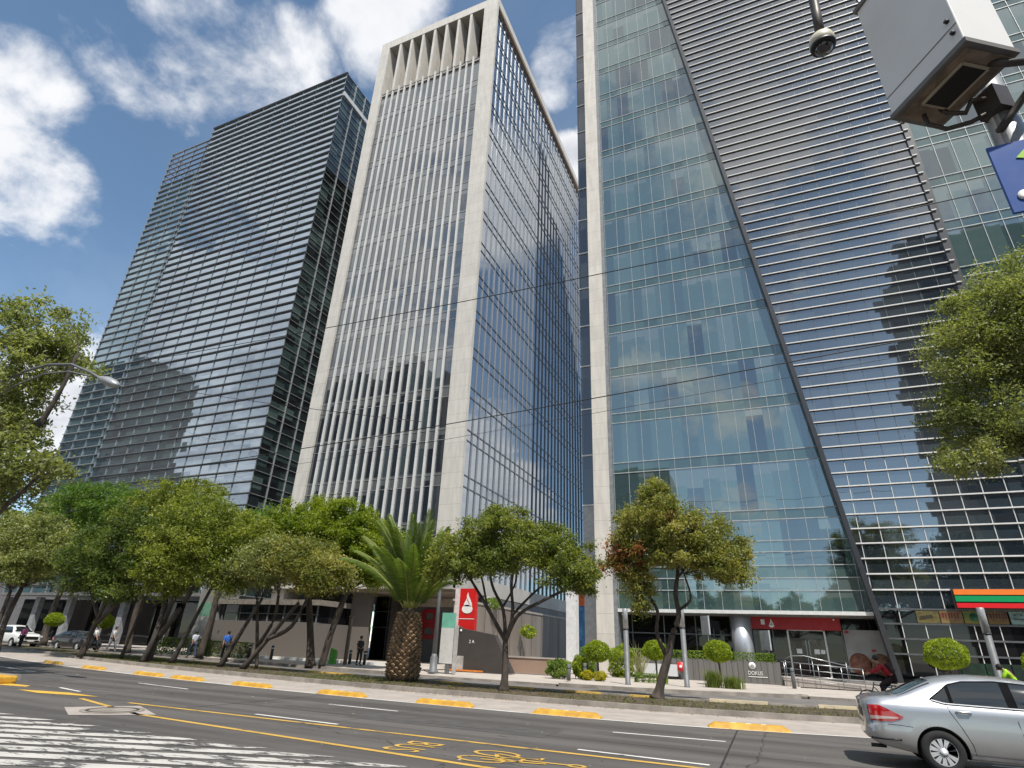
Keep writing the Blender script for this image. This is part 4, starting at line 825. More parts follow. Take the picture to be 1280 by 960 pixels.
# trees across the avenue (mirrored in the lower glass)
far = None
for i, (x, y, s, lb) in enumerate([(-6, -24, 1.0, 'tree across the avenue mirrored behind the leaning street tree'), (3, -26, .9, 'tree across the avenue mirrored above the red bank sign'), (17, -25, 1.5, 'tallest tree across the avenue mirrored beside the slanted edge'), (28, -24, 1.7, 'broad tree across the avenue mirrored low in the louvred glass'), (-16, -26, 1.15, 'tree across the avenue mirrored left of the silver column'), (10, -27, 1.0, 'small tree across the avenue mirrored over the glass doors'), (40, -25, 1.8, 'large tree across the avenue mirrored behind the right edge tree'), (-30, -24, 1.3, 'tree across the avenue mirrored low in the stone tower'), (-48, -25, 1.6, 'tree across the avenue mirrored behind the bright green tree')]):
    if far is None:
        far = tree('avenue_tree', lb, (0, 0, 0), [[(0, 0, .1), (.1, 0, 2.5), (0, 0, 5)]], [], [(-2, 0, 8, 2.8, 2.6, 2.2), (2, 0, 8.4, 2.8, 2.6, 2.4), (0, 0, 10.4, 2.4, 2.4, 1.8), (3.8, 0, 6.6, 1.8, 1.8, 1.5), (-3.8, 0, 6.4, 1.8, 1.8, 1.4)], DARKL, 260, 40, .36, .45, 51, 'trees across the avenue', r0=.3); c = far
    else: c = copy_tree(far)
    c.location = (x, y, .14); c.scale = (s, s, s); c['label'] = lb
# palm
PX, PY = -15.05, 23.25
pm = thing('palm_tree', 'stout pineapple trunked date palm with upright arching fronds on the planting strip', 'palm', (PX, PY, .11))
pt = MB(); prof = [(.52, 0), (.66, .12), (.68, .5), (.64, 1.1), (.58, 1.7), (.52, 2.3), (.45, 2.65), (.32, 2.9)]
pt.lathe(prof, (PX, PY, .1), 24)
def prad(z):
    for (r0_, z0_), (r1_, z1_) in zip(prof, prof[1:]):
        if z0_ <= z <= z1_: return r0_+(r1_-r0_)*(z-z0_)/(z1_-z0_)
    return .4
rng = random.Random(4); pt.cur = 1
for k in range(20):
    z = .2+k*.128; nn = 13
    for j in range(nn):
        a = 2*math.pi*(j+.5*(k % 2))/nn+.05*rng.uniform(-1, 1); r = prad(z); u = Vector((math.cos(a), math.sin(a), 0)); q = Vector((-u.y, u.x, 0)); h = .13+.02*rng.random(); wd = r*math.pi/nn*.88
        c = Vector((PX, PY, .1+z))+u*(r-.03); o_ = .11+.05*rng.random()
        pt.add([c-q*wd, c+Vector((0, 0, -h)), c+q*wd, c+Vector((0, 0, h*.9)), c+u*o_+Vector((0, 0, h*.55))-q*wd*.35, c+u*o_+Vector((0, 0, h*.55))+q*wd*.35, c+u*o_*.8+Vector((0, 0, h*.1))],
               [(0, 6, 4), (1, 6, 0), (1, 2, 6), (2, 5, 6), (4, 6, 5), (3, 4, 5), (0, 4, 3), (3, 5, 2)])
pt.build('trunk', [mat('palm_core', (.06, .042, .028), .95, bump=.5), mat('palm_boot', (.30, .20, .11), .85, c2=(.13, .082, .045), scale=4, bump=.6)], pm)
PALM = leafmat('palm_leaf', [(0.046, 0.078, 0.017), (0.085, 0.130, 0.026), (0.156, 0.208, 0.046), (0.234, 0.260, 0.078)], ps=.3)
PETI = mat('palm_stalk', (.26, .27, .07), .6, c2=(.18, .20, .05))
def frond(az, el, L, curl, seed):
    rng = random.Random(seed); mb = MB(); u = Vector((math.cos(az), math.sin(az), 0)); q = Vector((-u.y, u.x, 0)); p = Vector((PX, PY, 2.95))+u*.22; P = []; e = el; n = 16
    for i in range(n+1):
        P.append(p.copy()); d = u*math.cos(e)+Vector((0, 0, 1))*math.sin(e); p = p+d*L/n; e -= curl*(.35+1.3*i/n)/n
    mb.cur = 1; mb.tube(P, [.05*(1-.85*i/n)+.004 for i in range(n+1)], 5, smooth=True); mb.cur = 0
    for i in range(1, n*5):
        t = i/(n*5); k = min(n-1, int(t*n)); c = P[k].lerp(P[k+1], t*n-k); d = (P[k+1]-P[k]).normalized(); nrm = q.cross(d)
        if t < .10: continue
        ll = (.20+.42*math.sin(math.pi*min(1, t*.98+.03))**.7)*(L/3.6)*rng.uniform(.85, 1.1)
        for s in (-1, 1):
            dr = (q*s*(.78-.35*t)+d*(.62+.3*t)+nrm*(.34-.1*t)*-1*(-1)+Vector((0, 0, -.10))).normalized(); wv = (d.cross(dr)).cross(dr).normalized()*.017
            tip = c+dr*ll+Vector((0, 0, -.06*ll)); mid = c+dr*ll*.5
            mb.add([c-wv*.5, mid-wv, tip, mid+wv, c+wv*.5], [(0, 1, 3, 4), (1, 2, 3)])
    return mb.build('frond', [PALM, PETI], pm, fixn=False)
for i in range(46):
    az = i*2.39996+.15*math.sin(i*7); f_ = (i+.5)/46
    el = R(87-38*f_**1.3)+R(random.Random(i).uniform(-4, 4)); frond(az, el, 3.15+.8*random.Random(i+99).random()+.55*(1-f_), R(22+44*f_), i)
# clipped balls, hedges, shrubs
def shell(mb_n, fn, size, mt, name, parent, seed, upb=.1):
    g = np.random.default_rng(seed); return leaves(name, np.array([fn(g) for _ in range(mb_n)]), 1, .012, size, mt, parent, seed, upb, .6)
BALLG = leafmat('clipped_leaves', [(0.085, 0.133, 0.010), (0.169, 0.230, 0.014), (0.278, 0.339, 0.024), (0.387, 0.424, 0.043)], ps=2.5)
def topiary(x, y, cz, r, label, rz=.86, seed=1, per=5200):
    t = thing('topiary', label, 'topiary', (x, y, .15), 'clipped ball trees along the pavement')
    tb = MB(); rr = random.Random(seed); tb.tube([(x, y, .12), (x+.03, y, (cz-r)*.5), (x, y, cz-r*.3)], [.06, .05, .045], 8)
    for k in range(7): a = k*.9; tb.tube([(x, y, cz-r*.75), (x+math.cos(a)*r*.55, y+math.sin(a)*r*.55, cz+r*.1*rr.uniform(-1, 1))], [.03, .012], 5)
    tb.build('trunk', BARKP, t)
    def f(g):
        v = g.normal(size=3); v /= np.linalg.norm(v); k = r*(1-abs(g.normal())*.07+.04*math.sin(v[0]*5+seed)*math.sin(v[1]*4+v[2]*5)); 
        if v[2] < -.35: v[2] *= .75
        return np.array([x+v[0]*k, y+v[1]*k, cz+v[2]*k*rz])
    shell(per, f, .10, BALLG, 'crown', t, seed); return t
for a in [(-9.43, 34, 1.5, .72, 'clipped ball tree on the left, above the pair of yellow shrubs'), (-6.62, 36, 1.68, .70, 'clipped ball tree beside the red disc, just left of the leaning trunk'), (-3.24, 36, 1.75, .74, 'clipped ball tree above the tall grass tuft near the white wall lettering'), (7.2, 36, 2.0, .93, 'largest clipped ball tree, above the roof of the silver car'), (10.35, 34, 1.75, .85, 'clipped ball tree cut by the right edge beside the person in lime green'), (-58.8, 34, 2.2, .75, 'clipped ball tree at far left beside the person in pink'), (-52.0, 34, 2.2, .75, 'clipped ball tree at far left beside the person in white')]:
    topiary(*a, seed=int(abs(a[0]*10)))
def bushy(name, label, cat, x, y, rx, ry, h, mt, n, size, seed, box=False, z0=.15, group=None):
    t = thing(name, label, cat, (x, y, z0), group)
    def f(g):
        if box:
            q = g.uniform(-1, 1, 3); k = g.integers(0, 5)
            if k == 0: q[1] = -1
            elif k == 1: q[2] = 1
            elif k == 2: q[0] = 1
            elif k == 3: q[0] = -1
            q = q*(1+g.normal(size=3)*.02); return np.array([x+q[0]*rx, y+q[1]*ry, z0+h*(q[2]*.5+.5)])
        v = g.normal(size=3); v /= np.linalg.norm(v); k = g.uniform(.3, 1)**.3*(1+.22*math.sin(v[0]*4+seed)*math.sin(v[2]*5+seed*2+v[1]*3)); return np.array([x+v[0]*rx*k, y+v[1]*ry*k, z0+max(.02, h*(.5+v[2]*.5*k))])
    shell(n, f, size, mt, 'foliage', t, seed, .25)
    sb = MB(); rr = random.Random(seed)
    for k in range(7 if not box else 16):
        bx = x+rr.uniform(-.6, .6)*rx; by = y+rr.uniform(-.5, .5)*ry; sb.tube([(bx, by, z0-.03), (bx+rr.uniform(-.1, .1), by, z0+h*.8)], [.018, .008], 4)
    sb.build('stems', BARK, t); return t
HEDGE = leafmat('hedge_leaves', [(0.042, 0.084, 0.014), (0.098, 0.168, 0.025), (0.210, 0.294, 0.049), (0.308, 0.378, 0.070)], ps=1.5)
YEL = leafmat('yellow_shrub', [(.22, .20, .01), (.40, .36, .015), (.52, .46, .03)], ps=2)
bushy('hedge', 'long low clipped hedge growing along the top of the grey planter wall', 'hedge', -5.4, 41.35, 4.7, .35, .46, HEDGE, 6500, .10, 61, True, 1.35)
bushy('shrub', 'dark rounded shrub before the low brown wall beside two short bollards', 'shrub', -11.5, 33.4, .72, .55, .95, HEDGE, 2600, .11, 62)
bushy('shrub', 'dense light green shrub beside the ball tree over the yellow shrubs', 'shrub', -10.55, 34.4, .5, .42, 1.15, BALLG, 2600, .11, 63)
bushy('shrub', 'tall bright green shrub behind the ball tree below the stone pier', 'shrub', -9.2, 38.6, .85, .6, 1.75, BALLG, 3000, .13, 64)
bushy('shrub', 'loose pale green shrub behind the left ball tree against the white column', 'shrub', -11.2, 38, .55, .5, 1.8, HEDGE, 1300, .15, 68)
bushy('yellow_shrub', 'bright yellow low shrub on the pavement, left of the pair', 'shrub', -9.6, 32.6, .33, .3, .5, YEL, 1500, .07, 65, group='yellow shrubs')
bushy('yellow_shrub', 'bright yellow low shrub on the pavement, right of the pair', 'shrub', -8.95, 32.6, .36, .3, .48, YEL, 1500, .07, 66, group='yellow shrubs')
bushy('low_hedge', 'small square clipped hedge around the foot of the leaning trunk', 'hedge', -6.6, 34.3, .8, .35, .42, HEDGE, 1500, .08, 67, True)
bushy('climbing_plant', 'yellow green plant hanging on the garage wall', 'plant', -19.2, 48, .7, .7, 1.0, BALLG, 500, .22, 69, z0=2.3)
bushy('climbing_plant', 'small spiky plant growing over the top of the garage wall', 'plant', -20.0, 42.5, .6, .8, .8, HEDGE, 420, .2, 70, z0=4.2)
def blades(name, label, x, y, n, h, spread, wd, mt, seed, cat='plant', lean=.6):
    rr = random.Random(seed); t = thing(name, label, cat, (x, y, .15)); mb = MB()
    for i in range(n):
        a = rr.random()*6.28; bx, by = x+rr.gauss(0, spread), y+rr.gauss(0, spread*.6); u = Vector((math.cos(a), math.sin(a), 0)); q = Vector((-u.y, u.x, 0))*wd; hh = h*rr.uniform(.65, 1.1); l = lean*rr.random()*hh
        p0 = Vector((bx, by, .13)); p1 = p0+u*l*.35+Vector((0, 0, hh*.6)); p2 = p0+u*l+Vector((0, 0, hh))
        mb.add([p0-q, p0+q, p1+q*.8, p2, p1-q*.8], [(0, 1, 2, 4), (4, 2, 3)])
    mb.build('blades', mt, t, fixn=False); return t
GT = leafmat('tuft_leaves', [(.07, .10, .02), (.13, .17, .03), (.22, .24, .06)], ps=2)
blades('grass_tuft', 'tall green grass tuft below the ball tree, left half', -3.35, 33.2, 330, .85, .16, .014, GT, 71)
blades('grass_tuft', 'lower green grass tuft just right of the taller one', -2.45, 33.2, 330, .62, .22, .014, GT, 72)
blades('spiky_plant', 'pale spiky plant with stiff radiating leaves behind the slim grey post', -8.1, 38.6, 46, 2.1, .1, .03, leafmat('agave', [(.25, .24, .14), (.34, .33, .2)], ps=1), 73, lean=1.2)

for a in [('dark low shrub row before the ground floor right of the person in white', -41.5, 33.5, 2.2, .6, 1.1), ('dark low shrub row just left of the green topped panel', -37.0, 33.5, 2.0, .6, 1.0)]:
    bushy('shrub', a[0], 'shrub', a[1], a[2], a[3], a[4], a[5], DARKL, 2600, .13, int(abs(a[1])*3), True)
# ------------------------------------------------------------------ cars
def smooth_interp(pts, xs, k=7):
    x = np.array([p[0] for p in pts]); y = np.array([p[1] for p in pts]); v = np.interp(xs, x, y)
    pad = np.pad(v, k//2, mode='edge'); return np.convolve(pad, np.ones(k)/k, 'valid')
SEDAN = dict(L=4.39, zt=[(0, .98), (.05, 1.035), (.14, 1.065), (.50, 1.105), (.66, 1.165), (.86, 1.275), (1.10, 1.385), (1.4, 1.445), (1.75, 1.472), (2.1, 1.47), (2.5, 1.43), (2.75, 1.34), (3.3, 1.05), (3.5, 1.0), (3.9, .93), (4.15, .85), (4.3, .74), (4.39, .6)],
             zs=[(0, .93), (.3, .985), (1.2, .985), (3.3, .95), (3.9, .87), (4.39, .55)], ws=[(0, .60), (.03, .70), (.09, .775), (.22, .825), (.55, .85), (3.3, .85), (3.85, .83), (4.12, .76), (4.3, .62), (4.39, .45)],
             zb=[(0, .44), (.10, .35), (.5, .27), (.8, .22), (3.7, .2), (4.39, .24)], wheels=(1.02, 3.57), r=.312)
SUV = dict(L=4.5, zt=[(0, 1.1), (.05, 1.35), (.25, 1.56), (.6, 1.66), (2.0, 1.70), (2.6, 1.66), (3.25, 1.15), (3.6, 1.1), (4.1, 1.04), (4.35, .95), (4.5, .7)], zs=[(0, 1.0), (3.3, 1.04), (4.1, .98), (4.5, .6)],
           ws=[(0, .75), (.1, .84), (.4, .91), (3.9, .91), (4.2, .86), (4.4, .74), (4.5, .6)], zb=[(0, .45), (.4, .32), (4.1, .3), (4.5, .36)], wheels=(.85, 3.55), r=.35)
TYRE = mat('tyre_rubber', (.018, .018, .019), .85); HUB = mat('hubcap_silver', (.55, .56, .58), .45, .2, var=.04)
CGL = facade('car_glass', (40, 40, 40), [(0, (.012, .016, .018)), (.5, (.014, .018, .02))], ior=1.7, wob=0.0)
TRIM = mat('black_trim', (.012, .012, .013), .45)
LAMPR = mat('tail_lamp_red', (.42, .006, .008), .12, var=.15, coat=1.0); LAMPW = mat('tail_lamp_clear', (.5, .36, .34), .12, coat=1.0)
def car(name, label, spec, paint, loc, heading=0., rear=True, plate='N26 WSG'):
    t = thing(name, label, 'car', (0, 0, 0)); L = spec['L']; xs = np.unique(np.concatenate([np.linspace(0, .3, 16), np.linspace(.3, L-.3, 90), np.linspace(L-.3, L, 16)]))
    U = np.linspace(0, L, 221); fz = {k: smooth_interp(spec[k], U, 9 if k != 'ws' else 5) for k in ('zt', 'zs', 'ws', 'zb')}
    F = {k: (lambda x, k=k: float(np.interp(x, U, fz[k]))) for k in fz}
    def sect(x):
        ws, zs, zt, zb = F['ws'](x), F['zs'](x), F['zt'](x), F['zb'](x); h = max(.03, zt-zs); zm = .52 if zb < .4 else .58
        k_ = max(0, min(1, (.78-x)/.2))*(1 if spec is SEDAN else 0)
        return [(ws*.80, zb), (ws*.945, zb+.015), (ws*(.985+.01*k_), zb+.12), (ws*(1+.02*k_), max(zb+.2, zm)+.06*k_), (ws*(1.0-.004*k_), (.71-.045*k_)*zs/.985), (ws*.982, .87*zs/.985), (ws*.968, zs-.045), (ws*.94, zs), (ws*.918-.30*h*.3, zs+h*.3), (ws*.90-.40*h*.6, zs+h*.6), (ws*.885-.45*h*.82, zs+h*.82), (ws*.84-.50*h*.94, zs+h*.94), (ws*.55-.25*h, zt-.012), (0, zt)]
    def ysurf(x, z):
        s = sect(x); return float(np.interp(z, [p[1] for p in s[:-1]], [p[0] for p in s[:-1]]))
    def ztopf(x, y):
        s = sect(x)[7:]; return float(np.interp(abs(y), [p[0] for p in s][::-1], [p[1] for p in s][::-1]))
    mb = MB(); vs = []; n = 27
    for x in xs:
        s = sect(x); vs += [(x, -y, z) for y, z in s]+[(x, y, z) for y, z in s[-2::-1]]
    k = len(xs); fs = [(i*n+j, i*n+(j+1) % n, (i+1)*n+(j+1) % n, (i+1)*n+j) for i in range(k-1) for j in range(n)]+[tuple(range(n))[::-1], tuple(range((k-1)*n, k*n))]
    mb.add(vs, fs, True); body = mb.build('body', paint, t); cuts = []
    cm = MB()
    for wx in spec['wheels']: cm.lathe([(spec['r']+.055, -1.2), (spec['r']+.055, -.58)], (wx, 0, spec['r']), 40, 'y', False); cm.lathe([(spec['r']+.055, .58), (spec['r']+.055, 1.2)], (wx, 0, spec['r']), 40, 'y', False)
    co = cm.build('cut', TRIM, t); md = body.modifiers.new('b', 'BOOLEAN'); md.operation = 'DIFFERENCE'; md.object = co; md.solver = 'EXACT'
    bpy.context.view_layer.update(); me = bpy.data.meshes.new_from_object(body.evaluated_get(bpy.context.evaluated_depsgraph_get())); body.modifiers.clear()
    src = bpy.data.objects.new('source', body.data); col.objects.link(src)
    body.data = me; dt = body.modifiers.new('n', 'DATA_TRANSFER'); dt.object = src; dt.use_loop_data = True; dt.data_types_loops = {'CUSTOM_NORMAL'}; dt.loop_mapping = 'POLYINTERP_NEAREST'
    bpy.context.view_layer.update(); me = bpy.data.meshes.new_from_object(body.evaluated_get(bpy.context.evaluated_depsgraph_get())); body.modifiers.clear(); body.data = me; bpy.data.objects.remove(src)
    bpy.data.objects.remove(co); me.materials.clear(); me.materials.append(paint); me.materials.append(TRIM)
    for p in me.polygons:
        c = p.center; p.material_index = 0
        for wx in spec['wheels']:
            d = math.hypot(c.x-wx, c.z-spec['r'])
            if d < spec['r']+.054 and abs(c.y) < .86 and abs(c.y) > .5: p.material_index = 1
    for s in (1, -1):
        for wx in spec['wheels']:
            r = spec['r']; y0 = s*(F['ws'](wx)-.10); W = lambda pr: [(a, s*b) for a, b in pr]
            ww = MB(); ww.lathe(W([(r*.60, -.10), (r*.93, -.095), (r, -.06), (r, .06), (r*.95, .088), (r*.80, .10), (r*.64, .092), (r*.60, .08)]), (wx, y0, r), 36, 'y'); wh = ww.build('wheel', TYRE, t)
            hb = MB(); hb.lathe(W([(0, .052), (r*.62, .05), (r*.65, .07), (r*.645, .088), (r*.60, .085), (r*.58, .06), (0, .06)]), (wx, y0, r), 36, 'y', False)
            for j in range(13):
                for dd in (-.10, .10):
                    a = 2*math.pi*j/11+dd; c, sn = math.cos(a), math.sin(a); q = (-sn*.016, c*.016)
                    hb.prism([(wx+c*r*.16+q[0]*.6, y0+s*.06, r+sn*r*.16+q[1]*.6), (wx+c*r*.60+q[0], y0+s*.06, r+sn*r*.60+q[1]), (wx+c*r*.60-q[0], y0+s*.06, r+sn*r*.60-q[1]), (wx+c*r*.16-q[0]*.6, y0+s*.06, r+sn*r*.16-q[1]*.6)], (0, s*.026, 0))
            hb.lathe(W([(0, .06), (r*.2, .06), (r*.19, .095), (0, .1)]), (wx, y0, r), 20, 'y'); hb.build('hubcap', HUB, wh)
            db = MB(); db.lathe(W([(r*.05, .0605), (r*.575, .0605), (r*.575, .064), (r*.05, .064)]), (wx, y0, r), 24, 'y', False); db.build('rim_shadow', TRIM, wh)  # black disc over the silver plate, painted shade between the spokes
    def patch(name, mt, xa, xb, lo, hi, s, off_=.006, nx=24, nz=6, par=None):
        m_ = MB(); X_ = np.linspace(xa, xb, nx)
        v = [(x, s*(ysurf(x, z)+off_), z) for x in X_ for z in np.linspace(np.interp(x, *zip(*lo)), np.interp(x, *zip(*hi)), nz)]
        m_.add(v, [(i*nz+j, i*nz+j+1, (i+1)*nz+j+1, (i+1)*nz+j) for i in range(nx-1) for j in range(nz-1)], True); return m_.build(name, mt, par or t)
    if spec is SEDAN:
        for s in (-1, 1):
            hi = [(1.0, 1.085), (1.12, 1.17), (1.32, 1.315), (1.55, 1.372), (2.0, 1.395), (2.4, 1.37), (2.62, 1.29), (3.1, 1.07)]; lo = [(1.0, 1.07), (1.2, 1.022), (2.0, 1.005), (3.1, .985)]
            patch('window_trim', mat('pillar_black', (.008, .008, .009), .95, spec=.1), 1.0, 3.08, lo, hi, s, .012, 50)
            ih = [(a, b-.022) for a, b in hi]; il = [(a, b+.014) for a, b in lo]
            patch('quarter_window', CGL, 1.05, 1.27, il, ih, s, .018); patch('window', CGL, 1.325, 2.06, il, ih, s, .018); patch('window', CGL, 2.19, 2.95, il, ih, s, .018)
            patch('chrome_strip', STEEL, 1.02, 3.05, [(a, b-.004) for a, b in lo], [(a, b+.010) for a, b in lo], s, .02, 40, 2)
            patch('sill_trim', mat('sill_silver', (.42, .42, .43), .35, .5), 1.40, 3.18, [(1.4, .255), (3.2, .24)], [(1.4, .30), (3.2, .285)], s, .006, 30, 3)
            sl = MB()
            for pts in ([(1.22, .99), (1.24, .90), (1.36, .66), (1.45, .44), (1.46, .30)], [(2.12, 1.0), (2.13, .8), (2.16, .5), (2.18, .30)], [(3.1, .98), (3.12, .7), (3.1, .4)]):
                sl.tube([(x, s*(ysurf(x, z)+.001), z) for x, z in pts], .006, 5)
            sl.tube([(x, s*(ysurf(x, z)+.001), z) for x, z in ((.30, .66), (.5, .655), (.66, .64))], .005, 5)
            sl.build('door_gap', TRIM, t)
            for x0 in (1.30, 2.22):
                hd = MB(); hd.tube([(x0+.02, s*(ysurf(x0, .91)+.004), .905), (x0+.06, s*(ysurf(x0, .91)+.038), .91), (x0+.2, s*(ysurf(x0+.2, .91)+.038), .91), (x0+.23, s*(ysurf(x0+.2, .91)+.004), .905)], .017, 8); hd.build('door_handle', paint, t)
            lo_, hi_ = [(.03, .70), (.36, .70), (.50, .745), (.55, .775)], [(.03, .93), (.20, .945), (.30, .91), (.45, .83), (.55, .785)]
            lm = patch('tail_lamp', LAMPR, .045, .545, lo_, hi_, s, .012, 26, 8)
            patch('reversing_lens', LAMPW, .06, .47, [(.03, .715), (.47, .752)], [(.03, .775), (.47, .776)], s, .016, 16, 3, lm)
            mr = MB(); mr.lathe([(0, -.09), (.07, -.07), (.085, 0), (.07, .07), (0, .09)], (2.95, s*.98, 1.06), 14, 'y'); mr.tube([(2.98, s*.83, 1.0), (2.95, s*.95, 1.05)], .025, 6); mr.build('mirror', paint, t)
        gw_ = MB(); X_ = np.linspace(.53, 1.08, 16); Yn = 13
        v = []
        for x in X_:
            yw = np.interp(x, [.53, 1.08], [.71, .60])
            v += [(x, y, ztopf(x, y)+.005) for y in np.linspace(-yw, yw, Yn)]
        gw_.add(v, [(i*Yn+j, i*Yn+j+1, (i+1)*Yn+j+1, (i+1)*Yn+j) for i in range(15) for j in range(Yn-1)], True); gw_.build('rear_window', CGL, t)
        ws_ = MB(); X_ = np.linspace(2.68, 3.28, 14); v = []
        for x in X_:
            yw = np.interp(x, [2.68, 3.28], [.50, .68]); v += [(x, y, ztopf(x, y)+.005) for y in np.linspace(-yw, yw, Yn)]
        ws_.add(v, [(i*Yn+j, i*Yn+j+1, (i+1)*Yn+j+1, (i+1)*Yn+j) for i in range(13) for j in range(Yn-1)], True); ws_.build('windscreen', CGL, t)
        MB().box(-.012, .012, -.25, .25, .72, .86).build('number_plate', mat('plate_dark', (.05, .05, .05), .5), t)
        MB().lathe([(0, 0), (.05, 0), (.05, .03), (0, .03)], (-.018, 0, .965), 18, 'x').build('badge', STEEL, t)
        bp = MB(); bp.tube([(x, s2*(ysurf(x, .43)+.002), .43+.02*x) for s2 in (-1,) for x in (.04, .1, .2, .34, .46)], .016, 6); bp.build('bumper_slot', TRIM, t)
        MB().tube([(.02, -.5, .30), (.25, -.5, .30)], .03, 10).build('exhaust', TRIM, t)
    else:
        for s in (-1, 1):
            patch('side_glass', CGL, .45, 3.1, [(.4, 1.08), (3.2, 1.08)], [(.4, 1.45), (.7, 1.55), (2.5, 1.55), (3.1, 1.15)], s, .006, 30)
        ws_ = MB(); v = []
        for x in np.linspace(2.7, 3.22, 10): v += [(x, y, ztopf(x, y)+.006) for y in np.linspace(-.66, .66, 9)]
        ws_.add(v, [(i*9+j, i*9+j+1, (i+1)*9+j+1, (i+1)*9+j) for i in range(9) for j in range(8)], True); ws_.build('windscreen', CGL, t)
        MB().box(L-.06, L+.01, -.5, .5, .62, .86).build('grille', TRIM, t)
        for s in (-1, 1): MB().box(L-.22, L-.10, s*.72-.14, s*.72+.14, .80, .93).build('headlight', mat('headlight', (.6, .62, .64), .1, coat=1.), t)
        MB().box(L, L+.02, -.26, .26, .48, .60).build('number_plate', WHITEP, t)
    t.location = loc; t.rotation_euler.z = heading; return t
def carpaint(name, c, metal=.75, rough=.32):
    mt, tt, p = newmat(name); o = N(tt, 'ShaderNodeTexCoord').outputs['Object']; n = NOISE(tt, o, 2.0, 4, .6)
    s = N(tt, 'ShaderNodeSeparateXYZ'); inp(tt, s, 0, o)
    dirt = MATH(tt, 'MULTIPLY', SMOOTH(tt, s.outputs[2], .65, .2), SMOOTH(tt, n, .3, .7, .25, .6))
    inp(tt, p, 'Base Color', MIX(tt, dirt, c4(c), c4((.16, .14, .12)))); p.inputs['Metallic'].default_value = metal; inp(tt, p, 'Roughness', MATH(tt, 'ADD', rough, MATH(tt, 'MULTIPLY', dirt, .3)))
    p.inputs['Coat Weight'].default_value = .9; p.inputs['Coat Roughness'].default_value = .05; return mt
car('silver_car', 'silver four door saloon driving out of the picture at the lower right', SEDAN, carpaint('silver_paint', (.52, .525, .535)), (1.2, 13.76, 0))
car('white_car', 'white sport utility car parked at the far left edge under the trees', SUV, carpaint('white_car_paint', (.68, .68, .67), 0., .35), (-61.0, 31.4, .02))
car('dark_car', 'dark saloon parked in the shade between the person in pink and the people in white', SEDAN, carpaint('dark_car_paint', (.02, .021, .024), .3, .3), (-54.6, 32.6, .02))

# ------------------------------------------------------------------ people
SKIN = mat('skin', (.36, .20, .13), .6, var=.05); HAIR = mat('dark_hair', (.02, .015, .012), .7)
def skin_mesh(verts, edges, rad, mt, name, parent=None, loc=None, sub=1):
    me = bpy.data.meshes.new(name); me.from_pydata([tuple(v) for v in verts], edges, []); me.update()
    ob = bpy.data.objects.new(name, me); col.objects.link(ob); md = ob.modifiers.new('s', 'SKIN'); md.use_smooth_shade = True
    for i, d in enumerate(me.skin_vertices[0].data): d.radius = (rad[i], rad[i]); d.use_root = i == 0
    s2 = ob.modifiers.new('d', 'SUBSURF'); s2.levels = sub; s2.render_levels = sub
    bpy.context.view_layer.update(); m2 = bpy.data.meshes.new_from_object(ob.evaluated_get(bpy.context.evaluated_depsgraph_get())); bpy.data.objects.remove(ob)
    m2.materials.clear(); m2.materials.append(mt); return link(name, m2, parent, loc)
